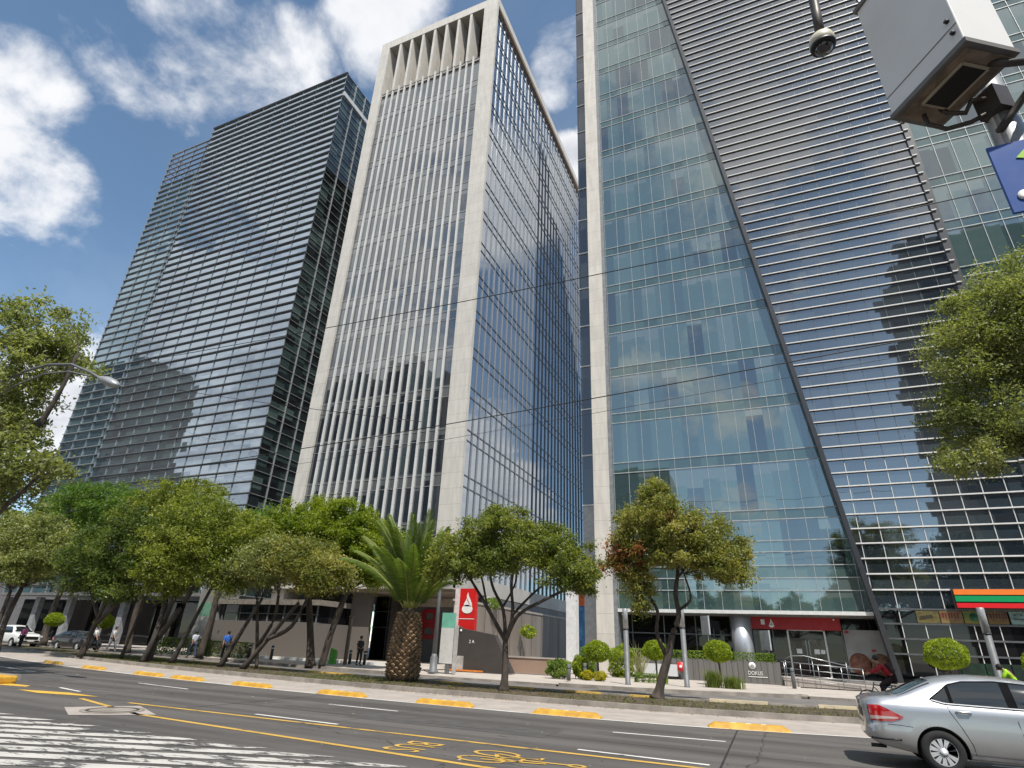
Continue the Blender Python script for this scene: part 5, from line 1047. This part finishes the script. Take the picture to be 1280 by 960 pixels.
def person(label, loc, heading, shirt, trousers, pose='walk', h=1.70, hair=HAIR, group=None, sleeve=.5, hands=True):
    """one continuous skinned body; shirt, trousers, hair and shoes are fitted over the same skeleton"""
    k = h/1.70; J = dict(pel=(0, 0, .95), wai=(0, 0, 1.07), che=(.01, 0, 1.28), nb=(0, 0, 1.43), nt=(.01, 0, 1.50), hd=(.02, 0, 1.585), cr=(.01, 0, 1.66), ns=(.115, 0, 1.565))
    sg = {'walk': .22, 'stand': .04}.get(pose, 0)
    for s, nm in ((1, 'l'), (-1, 'r')):
        sw = sg*s
        J['sh'+nm] = (0, s*.175, 1.39); J['el'+nm] = (-sw*.5-.02, s*.225, 1.12); J['wr'+nm] = (-sw*1.0+.06, s*.235, .89); J['pa'+nm] = (-sw*1.0+.09, s*.235, .81)
        J['hi'+nm] = (0, s*.095, .90); J['kn'+nm] = (sw*.75+.03, s*.10, .50); J['an'+nm] = (sw*1.25-.02, s*.10, .09 if sw >= 0 else .12); J['to'+nm] = (sw*1.25+.13, s*.11, .04)
    if pose == 'ride':
        J.update(pel=(-.25, 0, .98), wai=(-.19, 0, 1.09), che=(-.05, 0, 1.27), nb=(.05, 0, 1.38), nt=(.09, 0, 1.44), hd=(.14, 0, 1.53), cr=(.14, 0, 1.61), ns=(.24, 0, 1.50))
        for s, nm in ((1, 'l'), (-1, 'r')):
            J['sh'+nm] = (.02, s*.17, 1.34); J['el'+nm] = (.20, s*.24, 1.17); J['wr'+nm] = (.40, s*.24, 1.09); J['pa'+nm] = (.47, s*.235, 1.07)
            J['hi'+nm] = (-.25, s*.09, .94); up_k = .72 if s > 0 else .58
            J['kn'+nm] = (.14 if s > 0 else .08, s*.12, up_k); J['an'+nm] = (-.02 if s > 0 else .02, s*.10, .40 if s > 0 else .18); J['to'+nm] = (.12 if s > 0 else .16, s*.11, .35 if s > 0 else .13)
    if pose == 'bend':
        J.update(wai=(.03, 0, 1.08), che=(.12, 0, 1.26), nb=(.22, 0, 1.38), nt=(.27, 0, 1.42), hd=(.34, 0, 1.44), cr=(.37, 0, 1.50), ns=(.44, 0, 1.38))
        for s, nm in ((1, 'l'), (-1, 'r')): J['sh'+nm] = (.17, s*.18, 1.33); J['el'+nm] = (.30, s*.23, 1.09); J['wr'+nm] = (.48, s*.16, 1.0); J['pa'+nm] = (.55, s*.14, .98)
    RD = dict(pel=.125, wai=.115, che=.135, nb=.065, nt=.052, hd=.095, cr=.075, ns=.014, sh=.06, el=.043, wr=.028, pa=.033, hi=.085, kn=.056, an=.038, to=.03)
    rd = lambda n_: RD[n_ if n_ in RD else n_[:2]]*k
    ed = [('pel', 'wai'), ('wai', 'che'), ('che', 'nb'), ('nb', 'nt'), ('nt', 'hd'), ('hd', 'cr'), ('hd', 'ns')]+[(a+n_, b+n_) for n_ in 'lr' for a, b in (('sh', 'el'), ('el', 'wr'), ('wr', 'pa'), ('hi', 'kn'), ('kn', 'an'), ('an', 'to'))]+[('che', 'shl'), ('che', 'shr'), ('pel', 'hil'), ('pel', 'hir')]
    def sub(keep, grow, mt, name, parent):
        nm = [n_ for n_ in J if keep(n_)]; nm.sort(key=lambda q: q not in ('pel', 'hd')); ix = {n_: i for i, n_ in enumerate(nm)}
        vs = [Vector(J[n_])*k for n_ in nm]; rr = [rd(n_)+grow for n_ in nm]; E_ = [(ix[a], ix[b]) for a, b in ed if a in ix and b in ix]
        if name == 'person' and hands:
            for s in 'lr':
                w_, p_ = Vector(J['wr'+s])*k, Vector(J['pa'+s])*k; d = (p_-w_).normalized(); q = d.cross(Vector((0, 1 if s == 'l' else -1, 0))).normalized(); sd_ = Vector((0, -1 if s == 'l' else 1, 0))
                for f_, (o_, ln) in enumerate(((-.03, .075), (-.01, .088), (.011, .084), (.03, .066))):
                    a = p_+q*o_*k+d*.028*k; b = a+(d*.75+sd_*.35)*ln*.5*k; c = b+(d*.4+sd_*.8).normalized()*ln*.5*k; i0 = len(vs)
                    vs += [a, b, c]; rr += [.0105*k, .0095*k, .008*k]; E_ += [(ix['pa'+s], i0), (i0, i0+1), (i0+1, i0+2)]
                a = w_.lerp(p_, .45)+q*.032*k; b = a+(q*.6+d*.8)*.05*k; i0 = len(vs); vs += [a, b]; rr += [.012*k, .010*k]; E_ += [(ix['pa'+s], i0), (i0, i0+1)]
        if parent is None: return skin_mesh(vs, E_, rr, mt, name, None, (0, 0, 0))
        return skin_mesh(vs, E_, rr, mt, name, parent)
    b = sub(lambda n_: True, 0, SKIN, 'person', None); tag(b, label, 'person', group)
    sub(lambda n_: n_ in ('pel', 'wai', 'che', 'nb') or n_[:2] in ('sh', 'el') or (sleeve > .7 and n_[:2] == 'wr'), .018*k, shirt, 'shirt', b)
    sub(lambda n_: n_ == 'pel' or n_[:2] in ('hi', 'kn', 'an'), .020*k, trousers, 'trousers', b)
    hm = MB(); hc = (Vector(J['hd'])*.35+Vector(J['cr'])*.65)*k+Vector((-.028, 0, .012)); hm.lathe([(.0, .098*k), (.05*k, .088*k), (.088*k, .05*k), (.104*k, 0), (.10*k, -.05*k), (.06*k, -.085*k), (0, -.09*k)], hc, 16); hm.build('hair', hair, b)
    sh_ = MB()
    for n_ in 'lr':
        a, c = Vector(J['an'+n_])*k, Vector(J['to'+n_])*k; sh_.tube([a+Vector((-.07, 0, -.045)), a+Vector((.02, 0, -.03)), c, c+Vector((.045, 0, -.005))], [.035, .045, .042, .025], 8)
    sh_.build('shoes', TRIM, b); b.location = loc; b.rotation_euler.z = heading
    return b
cl = lambda n_, c: mat('cloth_'+n_, c, .85, var=.12, scale=9)
DN = cl('denim', (.03, .045, .085)); BK = cl('black', (.015, .015, .017)); PI = math.pi
rider = person('cyclist in a red jacket with a dark backpack riding along the side lane', (3.22, 26.5, .12), PI, cl('red', (.36, .015, .02)), cl('maroon_dark', (.03, .012, .014)), 'ride', 1.74, sleeve=1)
bpk = bevel(MB().box(-.08, .08, -.14, .14, -.18, .18).build('backpack', cl('backpack', (.05, .03, .025)), None), .05, 3); bpk.location = (3.22+.27, 26.5, 1.44); bpk.rotation_euler = (0, R(37), PI)
tag(bpk, 'dark backpack worn on the back of the cyclist in red', 'backpack')
bc = thing('bicycle', 'thin blue framed bicycle ridden by the person in the red jacket', 'bicycle', (0, 0, 0))
WR = .335; FB = mat('bike_frame_blue', (.05, .16, .25), .35, .2)
for x in (.56, -.50):
    wv = MB(); c = (x, 0, WR); wv.tube([(x+WR*math.cos(a), 0, WR+WR*math.sin(a)) for a in np.linspace(0, 2*PI, 37)], .018, 6, cap=False); wl_ = wv.build('wheel', TYRE, bc)
    sp2 = MB(); [sp2.tube([(x, .012*(-1)**j, WR), (x+(WR-.02)*math.cos(a), 0, WR+(WR-.02)*math.sin(a))], .0022, 3) for j, a in enumerate(np.linspace(0, 2*PI, 21)[:-1])]; sp2.lathe([(.02, -.04), (.02, .04)], c, 10, 'y'); sp2.build('spokes', STEEL, wl_)
fr_ = MB()
for a, b in [((-.08, 0, .28), (-.22, 0, .84)), ((-.08, 0, .28), (.36, 0, .80)), ((-.2, 0, .78), (.33, 0, .86)), ((-.5, .04, WR), (-.08, .03, .28)), ((-.5, .04, WR), (-.21, .02, .78)), ((-.5, -.04, WR), (-.08, -.03, .28)), ((-.5, -.04, WR), (-.21, -.02, .78)), ((.56, .05, WR), (.37, .04, .76)), ((.56, -.05, WR), (.37, -.04, .76)), ((.38, 0, .74), (.32, 0, .95))]: fr_.tube([a, b], .016, 8)
fr_.build('frame', FB, bc)
MB().tube([(.40, .25, 1.0), (.42, .2, 1.02), (.33, .06, 1.0), (.33, -.06, 1.0), (.42, -.2, 1.02), (.40, -.25, 1.0)], .014, 8).build('handlebar', TRIM, bc)
MB().add([(-.36, .08, .86), (-.36, -.08, .86), (-.08, -.02, .87), (-.08, .02, .87), (-.34, .06, .82), (-.34, -.06, .82), (-.1, -.01, .83), (-.1, .01, .83)], [(0, 1, 2, 3), (7, 6, 5, 4), (0, 4, 5, 1), (1, 5, 6, 2), (2, 6, 7, 3), (3, 7, 4, 0)]).build('saddle', TRIM, bc)
cr_ = MB(); cr_.lathe([(.09, -.05), (.09, -.045)], (-.08, 0, .28), 18, 'y'); cr_.tube([(-.08, .06, .28), (.02, .07, .36)], .01, 5); cr_.tube([(-.08, -.06, .28), (.0, -.07, .16)], .01, 5); cr_.build('crankset', TRIM, bc)
bc.location = (3.22, 26.5, .012); bc.rotation_euler.z = PI
person('person in a lime green vest with head bowed beside the right ball tree', (7.62, 28.6, .1), PI*.9, cl('lime', (.38, .68, .02)), DN, 'bend', 1.74)
person('person in a pink top beside the white car at the far left', (-55.0, 29.9, .02), -1.2, cl('pink', (.55, .10, .28)), BK, 'stand', 1.64)
person('person in a white shirt walking in the shade below the left clipped balls', (-46.9, 30.4, .12), .4, cl('white', (.62, .62, .60)), BK, 'walk', 1.68)
person('second person in a pale grey shirt close behind the one in white', (-45.6, 30.9, .12), .4, cl('pale_grey', (.45, .45, .46)), cl('grey_trousers', (.16, .16, .17)), 'walk', 1.72)
person('person in a bright blue shirt beside the leaning trunk', (-33.1, 30.0, .12), 2.6, cl('blue', (.02, .10, .42)), BK, 'walk', 1.72)
person('person in black standing at the lobby behind the palm', (-24.9, 33.2, .15), -.4, BK, BK, 'stand', 1.70)
person('person in a light shirt half hidden by the gnarled trunk', (-36.3, 30.2, .12), 3.0, cl('light', (.42, .45, .5)), DN, 'walk', 1.66)

# ------------------------------------------------------------------ street furniture
def post(x, y, h, label):
    t = thing('post', label, 'post', (x, y, .15), 'slim grey posts along the pavement')
    MB().lathe([(.15, 0), (.15, .03), (.125, .05), (.125, h-.95)], (x, y, .15), 20).build('shaft', GREYM, t)
    MB().lathe([(.135, h-.95), (.135, h-.02), (.12, h), (0, h)], (x, y, .15), 20).build('lamp_head', mat('post_head', (.40, .40, .40), .4, .5), t)
    MB().lathe([(.14, h-.99), (.14, h-.94)], (x, y, .15), 20).build('collar', ALUD, t)
post(-7.11, 31, 3.45, 'slim grey post left of the leaning tree, beside the white bench wall')
post(-4.45, 32, 3.62, 'slim grey post touching the leaning trunk beside the red disc')
post(7.55, 30, 3.6, 'slim grey post standing in front of the striped store sign')
lp = thing('street_light', 'grey tapered light pole between the palm and the pale green panel', 'street light', (-17.75, 30.4, .15))
MB().lathe([(.30, 0), (.30, .08), (.21, .14), (.21, .75), (.16, .85), (.13, .95)], (-17.75, 30.4, .15), 16).build('base', GREYM, lp)
MB().lathe([(.125, .9), (.075, 7.0), (0, 7.0)], (-17.75, 30.4, .15), 14).build('pole', GREYM, lp)
MB().box(-18.1, -17.4, 30.3, 30.5, 7.1, 7.25).build('lamp_head', GREYM, lp)
ip = thing('info_panel', 'tall white information panel with a pale green top by the driveway', 'panel', (-17.35, 31, .15))
MB().box(-17.75, -16.92, 30.95, 31.07, .62, 2.45).build('white_panel', mat('panel_white', (.55, .54, .52), .5, var=.05), ip); MB().box(-17.75, -16.92, 30.95, 31.07, 2.45, 3.25).build('green_panel', mat('panel_green', (.16, .42, .32), .4, var=.06), ip)
[MB().box(x-.05, x+.05, 30.97, 31.05, .15, .62).build('leg', GREYM, ip) for x in (-17.3, -17.15)]
MB().box(-16.86, -16.70, 30.9, 31.1, .15, 2.6).build('side_post', mat('panel_post', (.42, .40, .38), .5), ip)
rt_ = thing('red_totem', 'tall red bank totem with a white flame emblem behind the dark sign wall', 'sign', (-19, 35.6, .15))
MB().box(-19.45, -19.1, 35.4, 35.8, .15, 5.02).build('white_edge', mat('totem_white', (.60, .52, .50), .5), rt_); MB().box(-19.1, -17.95, 35.42, 35.8, .15, 5.0).build('red_face', RED, rt_)
f3 = MB(); flame(f3, -18.5, 3.98, .78, 35.41); f3.build('flame_emblem', WHITEP, rt_); MB().box(-19.08, -17.97, 35.40, 35.42, 3.12, 3.16).build('line', WHITEP, rt_)
es = thing('red_emblem', 'rounded red emblem shaped like a figure eight on the dark lobby wall', 'sign', (-28.2, 46.9, 2))
e1 = MB()
for cz, s in ((3.75, .80), (2.55, .92)):
    o_ = [(-28.2+s*math.copysign(abs(math.cos(a))**.5, math.cos(a)), cz+.62*math.copysign(abs(math.sin(a))**.5, math.sin(a))) for a in np.linspace(0, 2*PI, 33)[:-1]]
    i_ = [(-28.2+(x+28.2)*.52, cz+(z-cz)*.45) for x, z in o_]; nn = 32
    e1.add([(x, 46.86, z) for x, z in o_]+[(x, 46.86, z) for x, z in i_]+[(x, 46.99, z) for x, z in o_]+[(x, 46.99, z) for x, z in i_], [(j, (j+1) % nn, nn+(j+1) % nn, nn+j) for j in range(nn)]+[(j, (j+1) % nn, 2*nn+(j+1) % nn, 2*nn+j) for j in range(nn)]+[(nn+j, nn+(j+1) % nn, 3*nn+(j+1) % nn, 3*nn+j) for j in range(nn)])
e1.build('ring', mat('emblem_red', (.30, .012, .02), .45), es)
gp = thing('entrance_screen', 'pale upright panel with a green glass top left of the brown annex', 'panel', (-45.3, 38, .15))
MB().box(-46.25, -44.3, 38.0, 38.15, .4, 3.0).build('grey_panel', mat('panel_grey', (.26, .265, .25), .5, var=.08), gp); MB().box(-46.25, -44.3, 38.0, 38.15, 3.0, 4.1).build('green_panel', mat('panel_glass_green', (.10, .24, .16), .25, var=.1), gp)
MB().box(-44.25, -44.05, 37.8, 38.1, .15, 5.4).build('dark_post', ALUD, gp)
# planter wall with lettering, bench and hydrant disc
pw = thing('planter_wall', 'long grey ribbed planter wall with a white round emblem and lettering at its right end', 'planter', (-5.3, 41.3, .15))
pb = MB(); pb.box(-10.25, -.22, 41.0, 41.75, .15, 1.36)
pb.build('wall', mat('planter_grey', (.155, .145, .135), .75, c2=(.115, .108, .10), scale=2.5, streak=(3, 1, .15)), pw)
pj = MB(); [pj.box(-10.2+.33*i, -10.18+.33*i, 40.992, 41.0, .2, 1.34) for i in range(30)]; pj.build('rib', DARKW, pw)
em = MB(); em.lathe([(0, 0), (.2, 0), (.2, .02), (0, .02)], (-1.78, 40.97, 1.12), 22, 'y'); em.build('emblem', WHITEP, pw)
em2 = MB(); em2.lathe([(.07, 0), (.11, 0), (.11, .006), (.07, .006)], (-1.76, 40.962, 1.10), 18, 'y'); em2.build('emblem_ring', mat('emblem_grey', (.3, .3, .3), .6), pw)
text_obj('DOKUS', .30, .012, WHITEP, pw, (-2.06, 40.98, .62), (1, 0, 0), (0, 0, 1), 'lettering', sx=.82)
MB().box(-2.06, -.98, 40.975, 41.0, .50, .54).build('underline', WHITEP, pw)
wb_ = thing('bench_wall', 'low white marble bench wall in front of the grey planter, left of the red disc', 'bench', (-8.1, 40.5, .15))
MB().box(-10.0, -6.15, 40.35, 40.85, .32, .98).build('seat_block', mat('white_marble', (.60, .60, .61), .5, c2=(.50, .50, .52), scale=1.2), wb_); MB().box(-9.9, -6.25, 40.45, 40.8, .15, .32).build('base', DARKW, wb_)
rd_ = thing('hydrant', 'red round fire department connection on a short pipe before the planter wall', 'hydrant', (-5.95, 40.7, .15))
MB().lathe([(0, 0), (.26, 0), (.28, .04), (.24, .09), (0, .09)], (-5.95, 40.62, .88), 22, 'y').build('disc', RED, rd_); MB().lathe([(0, -.02), (.09, -.02), (.09, .01), (0, .01)], (-5.95, 40.6, .88), 14, 'y').build('cap', WHITEP, rd_); MB().tube([(-5.95, 40.75, .15), (-5.95, 40.75, .86)], .05, 10).build('pipe', GREYM, rd_)
for x, z, lb in ((-4.4, 3.95, 'grey sign board on a thin post behind the planter, left of the silver column'), (-.86, 3.15, 'grey sign board on a thin post in front of the bank doors')):
    t = thing('sign_board', lb, 'sign', (x, 42.3, .15), 'sign boards behind the planter')
    MB().obox((x, 42.3), .42, .05, R(-50), z-1.15, z).build('board', mat('board_silver', (.42, .43, .44), .4, .4), t); MB().tube([(x+.1, 42.3, .15), (x+.1, 42.3, z-1.1)], .035, 8).build('pole', ALUD, t)
hr = thing('handrail', 'steel handrail with four bars along the ramp to the bank doors', 'handrail', (1.9, 40, .15))
for i, dz in enumerate((0, -.33, -.62, -.88)):
    MB().tube([(-.15, 40, 1.44+dz), (4.0, 40, 1.20+dz)], .026 if i == 0 else .016, 8).build('bar', STEEL, hr)
for x in (.0, .85, 1.75, 2.9, 3.95): MB().tube([(x, 40, .12), (x, 40, 1.43-.058*x)], .022, 8).build('upright', STEEL, hr)
r2_ = thing('ramp', 'sloping concrete ramp behind the steel handrail', 'ramp', (2, 41.5, .15)); MB().prism([(-.1, 40.3, .15), (5.2, 40.3, .15), (5.2, 40.3, .3), (-.1, 40.3, .62)], (0, 2.6, 0)).build('slope', CONC, r2_)
h2 = thing('handrail', 'second steel handrail bar with an arched end on the far side of the ramp', 'handrail', (1.9, 42.5, .15)); MB().tube([(.0, 42.6, 1.55), (.5, 42.6, 1.75), (1.2, 42.6, 1.78), (1.9, 42.6, 1.62), (3.6, 42.6, 1.3)], .03, 8).build('bar', STEEL, h2); [MB().tube([(x, 42.6, .2), (x, 42.6, 1.5)], .025, 6).build('upright', STEEL, h2) for x in (.1, 1.6, 3.4)]
BL = ['short grey bollard left of the yellow shrubs, nearer the kerb', 'short grey bollard behind the one by the yellow shrubs', 'steel bollard at the left end of the handrail', 'dark bollard right of the person in blue', 'dark bollard between the leaning trunks before the brown annex', 'dark bollard before the brown annex, left of the double trunk', 'dark bollard before the brown annex, right of the double trunk', 'bollard before the lobby left of the palm trunk', 'bollard before the lobby just left of the person in black', 'bollard touching the palm trunk on its left']
for (x, y, h), lb in zip([(-10.2, 31.2, .75), (-10.0, 33.4, .8), (.35, 37.5, 1.0), (-34.6, 33.5, .9), (-33.0, 34, .9), (-29.5, 34, .85), (-27.6, 34, .85), (-26.6, 34.5, .85), (-25.4, 34.5, .85), (-23.0, 34.5, .85)], BL):
    t = thing('bollard', lb, 'bollard', (x, y, .15), 'bollards along the pavement')
    MB().lathe([(.10, 0), (.10, h-.04), (.08, h), (0, h)], (x, y, .15), 14).build('shaft', GREYM if x > -12 else ALUD, t); MB().lathe([(.105, h-.2), (.105, h-.14)], (x, y, .15), 14).build('band', WHITEP if x < -12 else ALUD, t)
fl = thing('lobby_kerb', 'pale low kerb in front of the annex and lobby', 'kerb', (-32, 35.5, .1)); MB().box(-42, -23.5, 35.2, 35.5, .1, .32).build('kerb_stone', WHITEP, fl)
gk = thing('green_bin', 'small bright green folded stand on the pavement left of the lobby', 'stand', (-26.9, 33, .15)); MB().prism([(-27.15, 33, .15), (-26.6, 33, .15), (-26.7, 33.05, 1.0), (-27.1, 33.05, 1.1)], (0, .12, 0)).build('board', mat('stand_green', (.12, .45, .05), .5), gk); MB().box(-27.0, -26.7, 33.2, 33.26, .15, .9).build('leg', GREYM, gk)
bo = thing('leaning_board', 'grey brown timber post standing beside the lobby opening', 'post', (-25.8, 33, .15)); MB().box(-25.95, -25.75, 33, 33.15, .15, 3.0).build('shaft', mat('timber', (.16, .12, .09), .8), bo); MB().box(-26.0, -25.7, 32.98, 33.17, 3.0, 3.06).build('cap', GREYM, bo)
# cobra head street lamp on the island at the left
sx0 = -28.6
ll = thing('street_lamp', 'grey double arm street lamp with a cobra head reaching in from the left edge', 'street lamp', (sx0, 11, .16))
MB().tube([(sx0, 11, .16), (sx0, 11, 11.2)], [.13, .075], 12).build('pole', GREYM, ll)
MB().tube([(sx0, 11, 10.55), (-26.6, 11, 10.95), (-25.0, 11, 11.0), (-23.4, 11, 10.75), (-21.9, 11, 10.15), (-21.2, 11, 9.8)], [.05]*5+[.045], 8).build('arm', GREYM, ll)
MB().tube([(sx0, 11, 9.75), (-26.8, 11, 10.35), (-25.0, 11, 10.6), (-23.4, 11, 10.45), (-21.9, 11, 10.02)], .032, 8).build('lower_arm', GREYM, ll)
rg_ = MB(); [rg_.tube([(x, 11, a), (x+.05, 11, b)], .018, 5) for x, a, b in ((-25, 10.6, 11), (-24.4, 10.56, 10.92), (-23.8, 10.5, 10.82), (-23.2, 10.4, 10.68), (-22.7, 10.28, 10.46))]; rg_.build('brace', GREYM, ll)
hd_ = MB(); hd_.lathe([(.0, 0), (.07, .03), (.12, .25), (.19, .7), (.17, 1.05), (.09, 1.3), (0, 1.35)], (0, 0, 0), 16); lh = hd_.build('lamp_head', mat('lamp_grey', (.33, .335, .34), .4, .3), ll)
for v in lh.data.vertices:
    x, y, z = v.co+WP[ll.name]; v.co = Vector((-21.3+z*.93+x*.3, 11+y*1.25, 9.86-z*.36+x*.85))-WP[ll.name]
lh.data.update()
# camera cabinet on its pole close to the photographer
pxx, pyy = 1.50, 3.06
cp_ = thing('camera_pole', 'grey steel pole at the upper right carrying a white cabinet, dome camera and blue sign', 'pole', (pxx, pyy, 0))
MB().tube([(pxx, pyy, 0), (pxx, pyy, 6.6)], [.085, .06], 18).build('shaft', mat('pole_galvanised', (.30, .31, .33), .5, .4, c2=(.22, .215, .21), scale=6), cp_)
MB().lathe([(.2, 0), (.2, .03), (.1, .03)], (pxx, pyy, 0), 18).build('base_plate', GREYM, cp_)
arm = MB(); arm.tube([(pxx, pyy, 6.5), (1.2, 3.04, 6.62), (.95, 3.03, 6.5), (.84, 3.02, 6.2), (.81, 3.02, 5.85), (.80, 3.02, 5.62), (.785, 3.02, 5.36)], .03, 12); arm.build('camera_arm', mat('arm_dark', (.085, .072, .062), .5, .3), cp_)
dc = thing('dome_camera', 'round dome security camera hanging from a curved arm at the top', 'camera', (.785, 3.02, 5.3))
MB().lathe([(.03, .07), (.07, .055), (.078, .02), (.078, -.02), (.066, -.03)], (.785, 3.02, 5.31), 24).build('housing', mat('cream_plastic', (.55, .52, .40), .45, var=.05), dc)
MB().lathe([(.078, -.018), (.074, -.034), (.05, -.038)], (.785, 3.02, 5.308), 24).build('ring', TRIM, dc); MB().lathe([(.058, -.03), (.052, -.055), (.032, -.078), (0, -.085)], (.785, 3.02, 5.31), 24).build('dome', mat('dome_smoke', (.03, .028, .026), .08, coat=1.), dc)
cx_, cy_, ch = 1.275, 2.895, math.atan2(-.4, .265); zc0, zc1 = 4.50, 5.48
cab = thing('cabinet', 'large white equipment cabinet with two locks strapped to the pole at the upper right', 'cabinet', (cx_, cy_, zc0))
CW = mat('cabinet_white', (.76, .74, .71), .5, var=.03, scale=1.5); CG = mat('cabinet_rim', (.17, .155, .14), .6)
bevel(MB().obox((cx_, cy_), .238, .155, ch, zc0+.03, zc1).build('body', CW, cab), .006, 2)
rim = MB(); rim.obox((cx_, cy_), .252, .168, ch, zc1, zc1+.03); rim.build('lid', CG, cab); MB().obox((cx_, cy_), .246, .162, ch, zc0, zc0+.032).build('rim', CG, cab)
ux = Vector((math.cos(ch), math.sin(ch), 0)); un = Vector((-ux.y, ux.x, 0)); cc_ = Vector((cx_, cy_, 0))
def cpt(a, b, z): return cc_+ux*a+un*b+Vector((0, 0, z))
sm2 = MB(); p0 = cpt(-.236, -.156, zc0+.16); sm2.prism([cpt(-.234, -.1555, zc0+.158), cpt(.234, -.1555, zc0+.158), cpt(.234, -.1555, zc0+.164), cpt(-.234, -.1555, zc0+.164)], tuple(un*-.002)); sm2.build('door_seam', CG, cab)
for a, z in ((.20, zc0+.215), (.205, zc0+.115)):
    lk = MB(); lk.tube([cpt(a, -.154, z), cpt(a, -.172, z)], .011, 12); lk.build('lock', TRIM, cab)
tray = MB(); tray.obox((cx_, cy_), .215, .132, ch, zc0-.012, zc0+.001); tray.build('base_tray', mat('tray_rust', (.27, .20, .14), .7, c2=(.11, .085, .06), scale=8), cab)
vf = MB(); c2_ = cc_+ux*.02+un*-.01
vfr = [(-.125, -.078), (.125, -.078), (.125, .078), (-.125, .078)]
for (a, b), (c, d) in zip(vfr, vfr[1:]+vfr[:1]):
    vf.tube([c2_+ux*a+un*b+Vector((0, 0, zc0-.018)), c2_+ux*c+un*d+Vector((0, 0, zc0-.018))], .010, 4, smooth=False)
vf.build('vent_frame', mat('vent_cream', (.40, .34, .25), .6), cab)
MB().obox((c2_.x, c2_.y), .118, .07, ch, zc0-.022, zc0-.012).build('vent_mesh', mat('vent_dark', (.02, .016, .013), .8), cab)
CT = mat('conduit', (.055, .045, .04), .5)
q = lambda a, b, z: cpt(a, b, zc0+z)
MB().tube([q(.17, .06, 0), q(.20, .10, -.04), q(.24, .19, -.05), q(.22, .27, -.02), q(.14, .30, -.10), q(.05, .25, -.20), q(.0, .2, -.28)], .020, 10).build('conduit', CT, cab)
MB().tube([q(-.17, -.02, 0), q(-.18, .0, -.07), q(-.14, .06, -.14), q(-.06, .13, -.16), q(.0, .19, -.14)], .013, 8).build('conduit', CT, cab)
MB().tube([q(-.12, .04, 0), q(-.11, .07, -.05), q(-.06, .12, -.09), q(-.02, .13, -.04), q(.02, .19, -.06)], .015, 8).build('conduit', CT, cab)
MB().obox((pxx-.03, pyy-.05), .06, .05, ch, zc0-.16, zc0).build('bracket', CT, cab)
bg_ = thing('blue_sign', 'blue street sign plate with a bit of a green arrow, cut by the right edge', 'sign', (1.6, 2.98, 3.9))
bevel(MB().box(1.335, 2.2, 2.95, 2.965, 3.645, 4.085).build('plate', mat('sign_blue', (.012, .07, .30), .35, var=.05), bg_), .004, 1)
ga = MB(); ga.prism([(1.432, 2.948, 3.975), (1.460, 2.948, 3.962), (1.52, 2.948, 4.005), (1.80, 2.948, 4.0), (1.80, 2.948, 4.04), (1.50, 2.948, 4.042)], (0, -.003, 0)); ga.build('green_arrow', mat('sign_lime', (.32, .58, .03), .4), bg_)
MB().lathe([(0, 0), (.03, 0), (.03, .004), (0, .004)], (1.405, 2.944, 3.74), 16, 'y').build('white_dot', WHITEP, bg_)
MB().box(pxx-.09, pxx+.09, 2.966, pyy, 3.85, 3.9).build('clamp', GREYM, bg_)
# overhead cables
def cable(label, pts, r=.022):
    P = [Vector(p) for p in pts]; o = []
    for a, b in zip(P, P[1:]):
        for i in range(14): t = i/14; o.append(a.lerp(b, t)-Vector((0, 0, (b-a).length*.012*4*t*(1-t))))
    o.append(P[-1]); tag(MB().tube(o, r, 5).build('cable', TRIM), label, 'cable', 'overhead cables along the avenue')
cable('upper overhead cable crossing the middle of the finned tower', [(-75, 21, 20.4), (12, 21, 17.2)])
cable('lower overhead cable crossing below the middle of the towers', [(-75, 21, 9.9), (12, 21, 12.2)])
cable('lowest thin overhead cable above the bright green tree', [(-75, 21, 8.6), (12, 21, 11.7)], .009)
cable('overhead cable at the far left behind the cobra head lamp', [(-90, 30, 33.5), (-20, 30, 15.0)])
